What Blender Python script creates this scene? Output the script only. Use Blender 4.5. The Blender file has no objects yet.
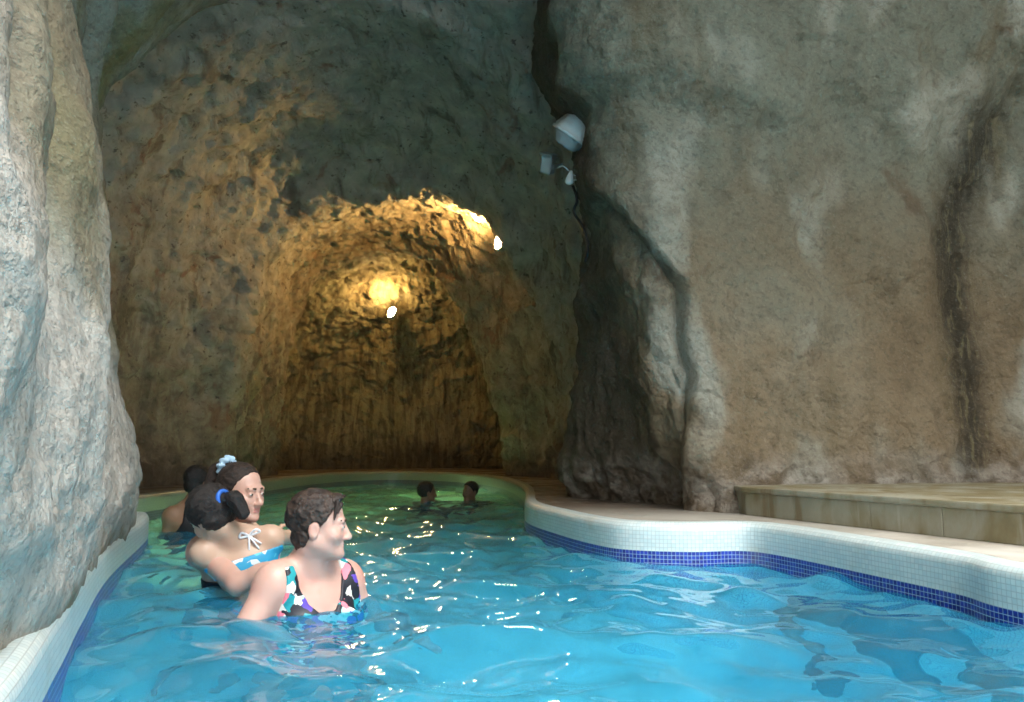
import bpy, math, random
import numpy as np
from mathutils import Vector, Matrix
from mathutils.geometry import tessellate_polygon

S = bpy.context.scene
COL = S.collection
rnd = random.Random(7)

# ------------------------------------------------------------------ camera
H = 0.525
F = 800.0
PITCH = math.atan(97 / F)
CP, SP = math.cos(PITCH), math.sin(PITCH)
cam = bpy.data.cameras.new('camera')
cam.sensor_width = 36.0
cam.lens = F / 1024 * 36
cam.clip_start = 0.02
co = bpy.data.objects.new('camera', cam)
co.location = (0, 0, H)
co.rotation_euler = (math.pi / 2 + PITCH, 0, 0)
COL.objects.link(co)
S.camera = co


def ray(px, py):
    a, b = (px - 512) / F, (351 - py) / F
    return a, CP - b * SP, SP + b * CP


def P(px, py, d):
    """measured point of the photograph at distance d -> place in the cave"""
    x, y, z = ray(px, py)
    return np.array([x / y * d, d, H + z / y * d])


def W(px, py, z=0.0):
    """measured point lying on the level z"""
    x, y, q = ray(px, py)
    t = (z - H) / q
    return np.array([x * t, y * t, z])


# ------------------------------------------------------------------ noise
_perm = np.random.RandomState(3).permutation(256).astype(np.int64)
_perm = np.concatenate([_perm] * 4)
_g = np.random.RandomState(5).normal(size=(256, 3))
_g /= np.linalg.norm(_g, axis=1)[:, None]


def _h(i, j, k):
    return _perm[_perm[_perm[i & 255] + (j & 255)] + (k & 255)]


def perlin(p):
    sh = p.shape[:-1]
    p = p.reshape(-1, 3)
    i = np.floor(p).astype(np.int64)
    f = p - i
    u = f * f * f * (f * (f * 6 - 15) + 10)
    out = np.zeros(len(p))
    for dx in (0, 1):
        wx = u[:, 0] if dx else 1 - u[:, 0]
        for dy in (0, 1):
            wy = u[:, 1] if dy else 1 - u[:, 1]
            for dz in (0, 1):
                wz = u[:, 2] if dz else 1 - u[:, 2]
                g = _g[_h(i[:, 0] + dx, i[:, 1] + dy, i[:, 2] + dz)]
                out += wx * wy * wz * ((f - (dx, dy, dz)) * g).sum(1)
    return (out * 1.5).reshape(sh)


def fbm(p, octs=4, gain=.5):
    a, s, o = 1.0, 1.0, 0
    for k in range(octs):
        o = o + a * perlin(p * s + 17.3 * k)
        a *= gain
        s *= 2.03
    return o


def ridged(p, octs=4):
    a, s, o = 1.0, 1.0, 0
    for k in range(octs):
        o = o + a * (1 - 2 * np.abs(perlin(p * s + 9.1 * k)))
        a *= .5
        s *= 2.1
    return o


def facets(p):
    """broken-rock chips: every cell of a Worley pattern is its own tilted plane"""
    sh = p.shape[:-1]
    p = p.reshape(-1, 3)
    i = np.floor(p).astype(np.int64)
    best = np.full(len(p), 1e9)
    val = np.zeros(len(p))
    for dx in (-1, 0, 1):
        for dy in (-1, 0, 1):
            for dz in (-1, 0, 1):
                c = i + (dx, dy, dz)
                h = _h(c[:, 0], c[:, 1], c[:, 2])
                q = c + .5 + .45 * _g[(h * 7 + 3) & 255]
                d = p - q
                r = (d * d).sum(1)
                v = (d * _g[(h * 13 + 5) & 255]).sum(1) + (h / 255. - .5) * .8
                m = r < best
                best = np.where(m, r, best)
                val = np.where(m, v, val)
    return val.reshape(sh)


# ------------------------------------------------------------------ mesh helpers
def link(name, me, mat=None, parent=None, smooth=True, kind=None):
    o = bpy.data.objects.new(name, me)
    COL.objects.link(o)
    if mat:
        me.materials.append(mat)
    if smooth:
        me.polygons.foreach_set('use_smooth', np.ones(len(me.polygons), dtype=bool))
    if parent:
        o.parent = parent
    if kind:
        o['kind'] = kind
    return o


def raw(name, V, Fq, mat=None, parent=None, smooth=True, kind=None, uv=None):
    me = bpy.data.meshes.new(name)
    V = np.asarray(V, dtype=np.float32)
    Fq = np.asarray(Fq, dtype=np.int32)
    n, k = Fq.shape
    me.vertices.add(len(V))
    me.vertices.foreach_set('co', V.ravel())
    me.loops.add(n * k)
    me.loops.foreach_set('vertex_index', Fq.ravel())
    me.polygons.add(n)
    me.polygons.foreach_set('loop_start', np.arange(0, n * k, k, dtype=np.int32))
    if uv is not None:
        l = me.uv_layers.new(name='UVMap')
        l.data.foreach_set('uv', np.asarray(uv, dtype=np.float32)[Fq.ravel()].ravel())
    me.update(calc_edges=True)
    me.validate()
    return link(name, me, mat, parent, smooth, kind)


def grid_faces(nu, nv):
    a = np.arange(nu * nv).reshape(nu, nv)
    return np.stack([a[:-1, :-1], a[1:, :-1], a[1:, 1:], a[:-1, 1:]], -1).reshape(-1, 4)


def gnormals(G):
    du = np.gradient(G, axis=0)
    dv = np.gradient(G, axis=1)
    n = np.cross(du, dv)
    return n / (np.linalg.norm(n, axis=-1, keepdims=True) + 1e-9)


def catmull(C, n, closed=False):
    """resample control points C (m,k) with a centripetal-ish Catmull-Rom to n points"""
    C = np.asarray(C, float)
    m = len(C)
    if closed:
        seg = np.linspace(0, m, n, endpoint=False)
    else:
        seg = np.linspace(0, m - 1, n)
    i = np.floor(seg).astype(int)
    if not closed:
        i = np.minimum(i, m - 2)
    t = (seg - i)[:, None]
    if closed:
        p0, p1, p2, p3 = C[(i - 1) % m], C[i % m], C[(i + 1) % m], C[(i + 2) % m]
    else:
        p0, p1, p2, p3 = C[np.maximum(i - 1, 0)], C[i], C[i + 1], C[np.minimum(i + 2, m - 1)]
    return .5 * (2 * p1 + (p2 - p0) * t + (2 * p0 - 5 * p1 + 4 * p2 - p3) * t * t + (3 * p1 - p0 - 3 * p2 + p3) * t ** 3)


def even(C, n):
    """same polyline, n points evenly spaced along its length"""
    s = np.concatenate([[0], np.cumsum(np.linalg.norm(np.diff(C, axis=0), axis=1))])
    t = np.linspace(0, s[-1], n)
    return np.stack([np.interp(t, s, C[:, k]) for k in range(C.shape[1])], 1), t


def tag(o, label, cat, group=None, kind=None):
    o['label'] = label
    o['category'] = cat
    if group:
        o['group'] = group
    if kind:
        o['kind'] = kind
    return o


def empty(name, loc=(0, 0, 0)):
    o = bpy.data.objects.new(name, None)
    o.location = loc
    o.empty_display_size = .1
    COL.objects.link(o)
    return o


def smooth01(a, b, x):
    t = np.clip((x - a) / (b - a), 0, 1)
    return t * t * (3 - 2 * t)


# ------------------------------------------------------------------ materials
class N:
    def __init__(s, name):
        s.m = bpy.data.materials.new(name)
        s.m.use_nodes = True
        s.t = s.m.node_tree
        s.t.nodes.clear()
        s.out = s.t.nodes.new('ShaderNodeOutputMaterial')

    def n(s, typ, ins=None, **kw):
        o = s.t.nodes.new('ShaderNode' + typ)
        for k, v in kw.items():
            setattr(o, k, v)
        for k, v in (ins or {}).items():
            s.set(o.inputs[k], v)
        return o

    def set(s, sock, v):
        if isinstance(v, bpy.types.NodeSocket):
            s.t.links.new(v, sock)
        elif isinstance(v, (tuple, list)) and len(v) == 3 and sock.type == 'RGBA':
            sock.default_value = (*v, 1)
        else:
            sock.default_value = v

    def math(s, op, a, b=0.0, c=0.0):
        o = s.n('Math', operation=op)
        for k, v in enumerate((a, b, c)):
            s.set(o.inputs[k], v)
        return o.outputs[0]

    def ramp(s, fac, stops):
        o = s.n('ValToRGB')
        e = o.color_ramp.elements
        while len(e) < len(stops):
            e.new(.5)
        for k, (p, c) in enumerate(stops):
            e[k].position = p
            e[k].color = (*c, 1) if isinstance(c, (tuple, list)) else (c, c, c, 1)
        s.set(o.inputs[0], fac)
        return o.outputs[0]

    def mix(s, fac, a, b, mode='MIX'):
        o = s.n('Mix', data_type='RGBA', blend_type=mode)
        s.set(o.inputs[0], fac)
        s.set(o.inputs[6], a)
        s.set(o.inputs[7], b)
        return o.outputs[2]

    def noise(s, scale, detail=5, rough=.55, vec=None, dist=0.0):
        o = s.n('TexNoise', {'Scale': scale, 'Detail': detail, 'Roughness': rough, 'Distortion': dist})
        if vec is not None:
            s.set(o.inputs['Vector'], vec)
        return o.outputs[0]

    def pos(s):
        return s.n('NewGeometry').outputs['Position']

    def vmul(s, v, k):
        o = s.n('VectorMath', operation='MULTIPLY')
        s.set(o.inputs[0], v)
        o.inputs[1].default_value = k
        return o.outputs[0]

    def xyz(s, v):
        o = s.n('SeparateXYZ')
        s.set(o.inputs[0], v)
        return o.outputs

    def bump(s, h, strength=.5, dist=.02, nrm=None):
        o = s.n('Bump', {'Strength': strength, 'Distance': dist, 'Height': h})
        if nrm is not None:
            s.set(o.inputs['Normal'], nrm)
        return o.outputs[0]

    def bsdf(s, color, rough=.6, nrm=None, **kw):
        o = s.n('BsdfPrincipled', {'Base Color': color, 'Roughness': rough})
        if nrm is not None:
            s.set(o.inputs['Normal'], nrm)
        for k, v in kw.items():
            s.set(o.inputs[k.replace('_', ' ')], v)
        s.t.links.new(o.outputs[0], s.out.inputs[0])
        return o

    def maprange(s, v, a, b, c=0.0, d=1.0):
        o = s.n('MapRange', {'Value': v, 'From Min': a, 'From Max': b, 'To Min': c, 'To Max': d}, interpolation_type='SMOOTHSTEP')
        return o.outputs[0]


def simple(name, color, rough=.5, var=.12, scale=30, bump=0.0, bscale=200, **kw):
    """plain material with a little procedural unevenness"""
    m = N(name)
    f = m.noise(scale, 4)
    c = m.mix(f, tuple(x * (1 - var) for x in color), tuple(min(1, x * (1 + var)) for x in color))
    nrm = m.bump(m.noise(bscale, 3), bump, .003) if bump else None
    m.bsdf(c, rough, nrm, **kw)
    return m.m


# ---- sprayed-plaster rock of the outer cave
def plaster_mat(name, seep=False, warm=0.0):
    m = N(name)
    p = m.pos()
    x, y, z = m.xyz(p)
    big = m.noise(.9, 5, .6, p, .4)
    streak = m.noise(3.2, 5, .6, m.vmul(p, (1, 1, .16)), .3)
    fine = m.noise(26, 6, .65, p)
    c = m.ramp(big, [(.3, (.25, .185, .125)), (.48, (.34, .27, .195)), (.62, (.40, .345, .275)), (.8, (.33, .31, .265))])
    # bluish grey upper parts, partly sky light put into the colour; tan lower parts
    up = m.maprange(m.math('ADD', z, m.math('MULTIPLY', m.math('SUBTRACT', big, .5), 2.2)), 1.1, 2.6)
    c = m.mix(m.math('MULTIPLY', up, .75), c, (.29, .36, .35))
    c = m.mix(m.maprange(streak, .5, .68, 0, .55), c, (.22, .17, .10))
    # pale lime bloom
    bl = m.noise(1.6, 3, .5, m.vmul(p, (1, 1, .55)), .2)
    c = m.mix(m.maprange(bl, .54, .66, 0, .75), c, (.60, .64, .64))
    sv = m.noise(1.9, 5, .6, m.vmul(p, (1, 1, .22)), .3)
    c = m.mix(m.maprange(sv, .54, .70, 0, .6), c, (.16, .135, .085))
    # rusty stains
    ru = m.noise(2.3, 4, .6, m.vmul(p, (1, 1, .8)), .6)
    c = m.mix(m.maprange(ru, .62, .74, 0, .6), c, (.17, .09, .045))
    if seep:
        # dark mineral seep with olive growth running down the wall
        wob = m.math('MULTIPLY', m.math('SUBTRACT', m.noise(1.4, 3, .5, m.vmul(p, (0.3, .3, 1))), .5), .55)
        sx = m.math('SUBTRACT', m.math('ADD', m.math('SUBTRACT', x, SEEP_X), m.math('MULTIPLY', wob, .5)), m.maprange(z, 1.6, 3.0, 0, .34))
        wid = m.maprange(z, .5, 3.0, .12, .26)
        g = m.math('DIVIDE', m.math('ABSOLUTE', sx), wid)
        k = m.math('SUBTRACT', 1.0, m.maprange(m.math('ADD', g, m.math('MULTIPLY', m.math('SUBTRACT', fine, .5), 1.2)), .0, 1.5))
        dk = m.mix(m.maprange(m.noise(22, 4, .6, m.vmul(p, (1, 1, .08)), .3), .50, .66), (.028, .026, .017), (.22, .20, .125))
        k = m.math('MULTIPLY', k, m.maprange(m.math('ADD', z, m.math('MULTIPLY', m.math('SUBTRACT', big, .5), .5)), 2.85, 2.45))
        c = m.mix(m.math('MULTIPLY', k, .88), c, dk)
        # damp foot of the wall with white salt crust
        c = m.mix(1.0, c, (.73, .675, .565), 'MULTIPLY')
        rec = m.math('MULTIPLY', m.maprange(y, 4.45, 4.55), m.maprange(m.math('ADD', m.math('ADD', x, m.math('MULTIPLY', z, .2)), m.math('MULTIPLY', m.math('SUBTRACT', m.noise(5, 4, .6, p), .5), .25)), .99, .90))  # recess: browner raw rock, with its shade also put into the colour
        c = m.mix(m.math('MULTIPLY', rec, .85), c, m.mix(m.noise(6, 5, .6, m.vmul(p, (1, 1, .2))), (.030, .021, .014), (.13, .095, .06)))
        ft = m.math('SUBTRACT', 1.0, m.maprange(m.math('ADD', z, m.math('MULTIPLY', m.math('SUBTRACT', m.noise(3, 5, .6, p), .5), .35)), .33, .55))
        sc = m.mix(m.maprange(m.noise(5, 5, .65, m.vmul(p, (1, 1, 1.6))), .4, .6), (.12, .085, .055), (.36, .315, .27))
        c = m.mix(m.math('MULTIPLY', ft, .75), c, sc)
    else:
        # daylight put into paler near and low parts; olive algae run down the flutes further in
        near = m.math('SUBTRACT', 1.0, m.maprange(m.math('ADD', y, m.math('MULTIPLY', m.math('SUBTRACT', big, .5), 1.6)), 0.9, 1.4))
        c = m.mix(1.0, c, (.70, .72, .65), 'MULTIPLY')
        low = m.maprange(m.math('ADD', z, m.math('MULTIPLY', m.math('SUBTRACT', m.noise(2.2, 4, .6, p), .5), 1.0)), 1.15, .65)
        near = m.math('MAXIMUM', near, low)
        c = m.mix(m.math('MULTIPLY', near, .85), c, m.mix(fine, (.44, .405, .36), (.70, .66, .60)))
        alg = m.noise(2.6, 4, .55, m.vmul(p, (1, 1, .12)), .2)
        ak = m.math('MULTIPLY', m.maprange(alg, .52, .64), m.maprange(z, .7, 1.3))
        c = m.mix(m.math('MULTIPLY', ak, .7), c, (.17, .165, .075))
        yw = m.math('ADD', y, m.math('MULTIPLY', m.math('SUBTRACT', m.noise(1.6, 3, .5, m.vmul(p, (1, 1, .8))), .5), .5))
        for y0, wd, colr, amt, z0 in ((1.72, .24, (.24, .22, .12), .75, .9), (4.02, .20, (.21, .21, .085), .8, 1.0), (2.55, .18, (.33, .36, .34), .7, .9)):
            sk = m.maprange(m.math('ABSOLUTE', m.math('SUBTRACT', yw, y0)), wd, wd * .3)
            c = m.mix(m.math('MULTIPLY', m.math('MULTIPLY', sk, amt), m.maprange(z, z0, z0 + .4)), c, m.mix(fine, tuple(q * .7 for q in colr), colr))
        ft = m.math('SUBTRACT', 1.0, m.maprange(m.math('ADD', z, m.math('MULTIPLY', m.math('SUBTRACT', m.noise(6, 4, .6, p), .5), .3)), .12, .24))
        c = m.mix(m.math('MULTIPLY', ft, .75), c, (.24, .16, .08))
    c = m.mix(m.maprange(fine, .3, .7, .0, .35), c, m.mix(.5, c, (.1, .08, .06)))
    grain = m.noise(75, 4, .7, p)
    pits = m.noise(34, 6, .72, p, .2)
    c = m.mix(m.maprange(pits, .50, .36, 0, .42), c, m.mix(.75, c, (.05, .04, .03)))
    c = m.mix(m.maprange(grain, .54, .70, 0, .13), c, (.66, .62, .55))
    lumps = m.noise(7, 6, .7, p, .5)
    c = m.mix(m.maprange(lumps, .50, .34, 0, .40), c, m.mix(.7, c, (.07, .055, .035)))
    vor = m.n('TexVoronoi', {'Scale': 42.0, 'Vector': p}, feature='SMOOTH_F1').outputs[0]
    crack = m.n('TexVoronoi', {'Scale': 1.7, 'Vector': m.vmul(p, (1.3, 1.3, .7))}, feature='DISTANCE_TO_EDGE').outputs[0]
    b1 = m.bump(m.math('ADD', m.noise(11, 6, .65, p), m.math('MULTIPLY', fine, .6)), .75 if seep else .45, .05)
    b2 = m.bump(m.math('ADD', grain, m.math('MULTIPLY', vor, -.7)), .8, .014, b1)
    m.bsdf(c, .85, b2, Specular_IOR_Level=.3)
    return m.m


# ---- raw broken rock of the tunnel
def rock_mat(name):
    m = N(name)
    p = m.pos()
    x, y, z = m.xyz(p)
    big = m.noise(.7, 5, .6, p, .5)
    mid = m.noise(4.5, 7, .65, p, .4)
    c = m.ramp(mid, [(.28, (.15, .105, .065)), (.45, (.32, .235, .15)), (.6, (.44, .345, .235)), (.78, (.58, .48, .34))])
    # greyer, paler vault near the mouth: daylight put into the rock colour
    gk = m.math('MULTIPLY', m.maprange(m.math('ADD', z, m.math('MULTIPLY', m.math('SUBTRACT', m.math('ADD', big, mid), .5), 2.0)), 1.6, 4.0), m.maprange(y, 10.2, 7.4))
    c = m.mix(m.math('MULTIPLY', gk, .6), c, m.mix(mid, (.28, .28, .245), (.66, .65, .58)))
    ru = m.noise(1.9, 4, .6, p, .8)
    c = m.mix(m.maprange(ru, .6, .7, 0, .65), c, (.26, .11, .055))
    wh = m.noise(6.5, 6, .7, p, .2)
    c = m.mix(m.maprange(wh, .6, .72, 0, .5), c, (.42, .38, .32))
    gr = m.noise(1.1, 3, .5, m.vmul(p, (1, 1, .6)))
    c = m.mix(m.math('MULTIPLY', m.maprange(gr, .55, .7, 0, .5), m.maprange(z, 2.4, .6)), c, (.33, .32, .15))
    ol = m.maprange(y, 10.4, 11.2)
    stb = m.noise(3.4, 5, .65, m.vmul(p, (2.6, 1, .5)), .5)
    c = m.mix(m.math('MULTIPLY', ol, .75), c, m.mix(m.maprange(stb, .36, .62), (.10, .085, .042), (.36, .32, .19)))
    # slanting drip streaks
    st = m.noise(2.6, 5, .6, m.vmul(p, (2.2, 1, .35)), .7)
    c = m.mix(m.maprange(st, .52, .68, 0, .6), c, (.10, .07, .042))
    # wet dark band just over the water
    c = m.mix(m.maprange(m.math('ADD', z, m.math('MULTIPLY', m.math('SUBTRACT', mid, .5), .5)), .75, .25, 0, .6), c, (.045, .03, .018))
    pit = m.noise(17, 5, .65, p, .3)
    c = m.mix(m.maprange(pit, .42, .30, 0, .75), c, (.045, .03, .018))
    v = m.n('TexVoronoi', {'Scale': 13.0, 'Vector': p, 'Randomness': 1.0}, feature='F1').outputs[0]
    rg = m.n('TexNoise', {'Scale': 6.0, 'Detail': 8.0, 'Roughness': .6, 'Vector': p}, noise_type='RIDGED_MULTIFRACTAL').outputs[0]
    b1 = m.bump(m.math('ADD', m.math('ADD', m.noise(15, 8, .7, p, .3), m.math('MULTIPLY', pit, .8)), m.math('ADD', m.math('MULTIPLY', v, -.35), m.math('MULTIPLY', rg, .22))), 1.0, .05)
    b2 = m.bump(m.noise(48, 6, .7, p), .7, .018, b1)
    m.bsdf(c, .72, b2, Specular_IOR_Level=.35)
    return m.m


def tile_mat():
    m = N('mosaic_tile')
    uv = m.n('UVMap').outputs[0]
    u, v, _ = m.xyz(uv)
    T = .018

    def gap(t):
        f = m.math('FRACT', m.math('DIVIDE', t, T))
        a = m.math('ABSOLUTE', m.math('SUBTRACT', f, .5))
        return m.maprange(a, .40, .47)
    g = m.math('MAXIMUM', gap(u), gap(v))
    cell = m.n('CombineXYZ', {'X': m.math('FLOOR', m.math('DIVIDE', u, T)), 'Y': m.math('FLOOR', m.math('DIVIDE', v, T))}).outputs[0]
    r = m.n('TexWhiteNoise', {'Vector': cell}).outputs[0]
    white = m.mix(r, (.60, .70, .70), (.72, .79, .77))
    blue = m.mix(r, (.008, .02, .22), (.015, .05, .42))
    isb = m.math('LESS_THAN', v, .054)
    deep = m.math('LESS_THAN', v, -.036)
    c = m.mix(isb, white, blue)
    c = m.mix(deep, c, m.mix(r, (.50, .78, .84), (.62, .86, .90)))
    grout = m.mix(isb, (.50, .56, .55), (.36, .48, .66))
    c = m.mix(g, c, grout)
    dirt = m.noise(5, 4, .6, m.pos())
    c = m.mix(m.maprange(dirt, .55, .75, 0, .3), c, (.46, .40, .28))
    # browner, darker tiles round the pool inside the cave
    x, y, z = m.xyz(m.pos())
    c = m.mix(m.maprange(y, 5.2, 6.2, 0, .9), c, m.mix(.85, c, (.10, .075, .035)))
    nrm = m.bump(m.math('SUBTRACT', 1.0, g), .35, .003)
    m.bsdf(c, .28, nrm)
    return m.m


def floor_mat():
    m = N('pool_floor_tile')
    p = m.pos()
    f = m.noise(1.5, 3, .5, p)
    c = m.mix(f, (.56, .84, .88), (.70, .92, .93))
    x, y, z = m.xyz(p)
    c = m.mix(m.maprange(y, 4.5, 7.0, 0, .8), c, (.42, .46, .20))
    m.bsdf(c, .4)
    return m.m


def deck_mat():
    m = N('deck_stone')
    p = m.pos()
    x, y, z = m.xyz(p)
    f = m.noise(3, 6, .6, p)
    c = m.ramp(f, [(.3, (.33, .29, .235)), (.5, (.45, .41, .35)), (.7, (.56, .53, .47))])
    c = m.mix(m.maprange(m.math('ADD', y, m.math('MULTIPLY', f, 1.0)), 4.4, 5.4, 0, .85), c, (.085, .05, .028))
    w = m.maprange(m.noise(2, 4, .6, p), .45, .6)
    nrm = m.bump(m.noise(60, 5, .7, p), .35, .006)
    m.bsdf(c, m.math('SUBTRACT', .75, m.math('MULTIPLY', w, .45)), nrm)
    return m.m


def slab_mat():
    m = N('ledge_stone')
    p = m.pos()
    f = m.noise(4, 6, .6, m.vmul(p, (1, 1, .5)), .4)
    c = m.ramp(f, [(.3, (.20, .15, .08)), (.46, (.37, .31, .19)), (.6, (.52, .49, .41)), (.75, (.40, .38, .30))])
    st = m.noise(9, 5, .6, m.vmul(p, (1, 1, .08)), .3)
    c = m.mix(m.maprange(st, .5, .65, 0, .65), c, (.26, .17, .06))
    wt = m.noise(12, 4, .6, m.vmul(p, (1, 1, .12)), .5)
    c = m.mix(m.maprange(wt, .62, .7, 0, .6), c, (.66, .64, .58))
    c = m.mix(1.0, c, (.62, .62, .56), 'MULTIPLY')
    nrm = m.bump(m.noise(40, 6, .7, p), .5, .008)
    m.bsdf(c, .55, nrm)
    return m.m


def water_mat():
    m = N('pool_water')
    p = m.pos()
    nrm = m.bump(m.noise(14, 2, .4, m.vmul(p, (1, .6, 1)), .6), .12, .010)
    clear = m.bsdf((.19, .74, .94), 0.0, nrm, IOR=1.33, Transmission_Weight=1.0)
    milky = m.n('BsdfPrincipled', {'Base Color': (.018, .37, .68), 'Roughness': .0, 'Normal': nrm, 'IOR': 1.33})
    mx = m.n('MixShader', {0: .24, 1: clear.outputs[0], 2: milky.outputs[0]})
    m.t.links.new(mx.outputs[0], m.out.inputs[0])
    return m.m


def skin_mat(name, base, redness=.35):
    m = N(name)
    p = m.pos()
    f = m.noise(18, 4, .5, p)
    c = m.mix(f, tuple(x * .9 for x in base), tuple(min(1, x * 1.08) for x in base))
    r = m.noise(9, 2, .5, p)
    c = m.mix(m.maprange(r, .5, .7, 0, redness), c, (base[0] * .95, base[1] * .66, base[2] * .62))
    nrm = m.bump(m.noise(220, 3, .6, p), .12, .002)
    o = m.bsdf(c, .42, nrm, Subsurface_Weight=.15, Subsurface_Scale=.02)
    o.inputs['Subsurface Radius'].default_value = (1, .35, .2)
    return m.m


def hair_mat(name, c1, c2, scale=60, stretch=(1, 1, .12)):
    m = N(name)
    p = m.n('TexCoord').outputs['Object']
    f = m.noise(scale, 5, .7, m.vmul(p, stretch), .6)
    c = m.mix(m.maprange(f, .35, .7), c1, c2)
    nrm = m.bump(f, .8, .01)
    m.bsdf(c, .6, nrm)
    return m.m


def floral_mat():
    m = N('floral_swimsuit')
    p = m.n('TexCoord').outputs['Object']
    d = m.noise(20, 2, .5, p)
    q = m.n('VectorMath', operation='ADD')
    m.set(q.inputs[0], p)
    m.set(q.inputs[1], m.vmul(m.n('TexNoise', {'Scale': 16.0}).outputs[1], (.05, .05, .05)))
    v = m.n('TexVoronoi', {'Scale': 30.0, 'Vector': q.outputs[0]}, feature='F1')
    r = m.xyz(v.outputs['Color'])[0]
    o = m.n('ValToRGB')
    o.color_ramp.interpolation = 'CONSTANT'
    e = o.color_ramp.elements
    stops = [(0, (.012, .012, .02)), (.34, (.02, .30, .34)), (.46, (.78, .74, .68)), (.62, (.85, .22, .28)), (.70, (.10, .05, .38)), (.82, (.40, .68, .58)), (.90, (.02, .02, .03))]
    while len(e) < len(stops):
        e.new(.5)
    for k, (pp, c) in enumerate(stops):
        e[k].position = pp
        e[k].color = (*c, 1)
    m.set(o.inputs[0], r)
    m.bsdf(o.outputs[0], .5)
    return m.m


def band_mat():
    m = N('blue_floral_bikini')
    p = m.n('TexCoord').outputs['Object']
    v = m.n('TexVoronoi', {'Scale': 42.0, 'Vector': p}, feature='F1')
    r = m.xyz(v.outputs['Color'])[0]
    o = m.n('ValToRGB')
    o.color_ramp.interpolation = 'CONSTANT'
    e = o.color_ramp.elements
    stops = [(0, (.03, .33, .58)), (.45, (.10, .52, .72)), (.66, (.66, .74, .78)), (.9, (.75, .25, .42))]
    while len(e) < len(stops):
        e.new(.5)
    for k, (pp, c) in enumerate(stops):
        e[k].position = pp
        e[k].color = (*c, 1)
    m.set(o.inputs[0], r)
    m.bsdf(o.outputs[0], .5)
    return m.m


def emis(name, color, strength):
    m = N(name)
    e = m.n('Emission', {'Color': color, 'Strength': strength})
    m.t.links.new(e.outputs[0], m.out.inputs[0])
    return m.m


SEEP_X = 2.70
M_LEFT = plaster_mat('plaster_rock_left')
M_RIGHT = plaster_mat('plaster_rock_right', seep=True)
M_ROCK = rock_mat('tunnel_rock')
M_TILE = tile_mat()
M_FLOOR = floor_mat()
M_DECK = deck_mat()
M_SLAB = slab_mat()
M_WATER = water_mat()

# ------------------------------------------------------------------ pool outline (waterline), counter-clockwise from the near right
R_ctrl = [(3.4, -4.5), (3.2, -1.5), (2.35, .6), (1.75, 1.5)] + [tuple(W(a, b)[:2]) for a, b in
          ((1024, 632), (961, 612), (881, 592), (789, 570), (745, 563), (692, 564), (634, 562), (600, 557), (560, 545), (527, 531))]
IN_ctrl = [(.10, 6.2), (.10, 7.2), (0.0, 8.6), (-.25, 10.0), (-.8, 11.3), (-1.6, 12.0), (-2.3, 11.6), (-2.62, 10.4), (-2.7, 8.8), (-2.7, 7.2), (-2.72, 6.1), (-2.75, 5.3), (-2.45, 4.75), (-2.05, 4.45)]
L_ctrl = [tuple(W(a, b)[:2]) for a, b in ((147, 549), (108, 593), (80, 645), (54, 702))] + [(-.66, 1.0), (-.5, .2), (-.7, -1.5), (-.8, -4.5)]
outline = catmull(np.array(R_ctrl + IN_ctrl + L_ctrl), 1400)
outline, arc = even(outline, 900)
DECK = .185
FLOOR_Z = -1.15
tg = np.gradient(outline, axis=0)
tg /= np.linalg.norm(tg, axis=1)[:, None]
onrm = np.stack([tg[:, 1], -tg[:, 0]], 1)          # points away from the water

prof = [(0, FLOOR_Z), (0, -.3), (0, -.02), (0, .10), (0, DECK - .042)]
for k in range(1, 7):
    a = k / 6 * math.pi / 2
    prof.append((.042 * (1 - math.cos(a)), DECK - .042 + .042 * math.sin(a)))
prof.append((.075, DECK))
V, UV = [], []
pl = np.concatenate([[0], np.cumsum([math.hypot(prof[k + 1][0] - prof[k][0], prof[k + 1][1] - prof[k][1]) for k in range(len(prof) - 1)])])
for j, (o_, z_) in enumerate(prof):
    q = outline + onrm * o_
    V.append(np.column_stack([q, np.full(len(q), z_)]))
    UV.append(np.column_stack([arc, np.full(len(q), FLOOR_Z + pl[j])]))
V = np.stack(V, 1)
UV = np.stack(UV, 1)
raw('pool_rim', V.reshape(-1, 3), grid_faces(*V.shape[:2]), M_TILE, kind='structure', uv=UV.reshape(-1, 2))

hole = outline + onrm * .074
hole = hole[::2]
outer = [(-7, -4.6), (7, -4.6), (7, 15), (-7, 15)]
# the paving round the pool: a ring cut open at the outdoor end
ring = [Vector((7, -4.5, DECK)), Vector((7, 14, DECK)), Vector((-7, 14, DECK)), Vector((-7, -4.5, DECK))] + [Vector((p[0], p[1], DECK)) for p in hole[::-1]]
tri = tessellate_polygon([ring])
raw('pool_deck', [tuple(v) for v in ring], tri, M_DECK, smooth=False, kind='structure')
raw('pool_floor', [(-7, -4.6, FLOOR_Z), (7, -4.6, FLOOR_Z), (7, 14, FLOOR_Z), (-7, 14, FLOOR_Z)], [(0, 1, 2, 3)], M_FLOOR, smooth=False, kind='structure')


def in_poly(pts, poly):
    x, y = pts[:, 0], pts[:, 1]
    c = np.zeros(len(pts), bool)
    for k in range(len(poly)):
        (x1, y1), (x2, y2) = poly[k - 1], poly[k]
        m = ((y1 > y) != (y2 > y))
        if y1 != y2:
            c ^= m & (x < (x2 - x1) * (y - y1) / (y2 - y1) + x1)
    return c


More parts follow.
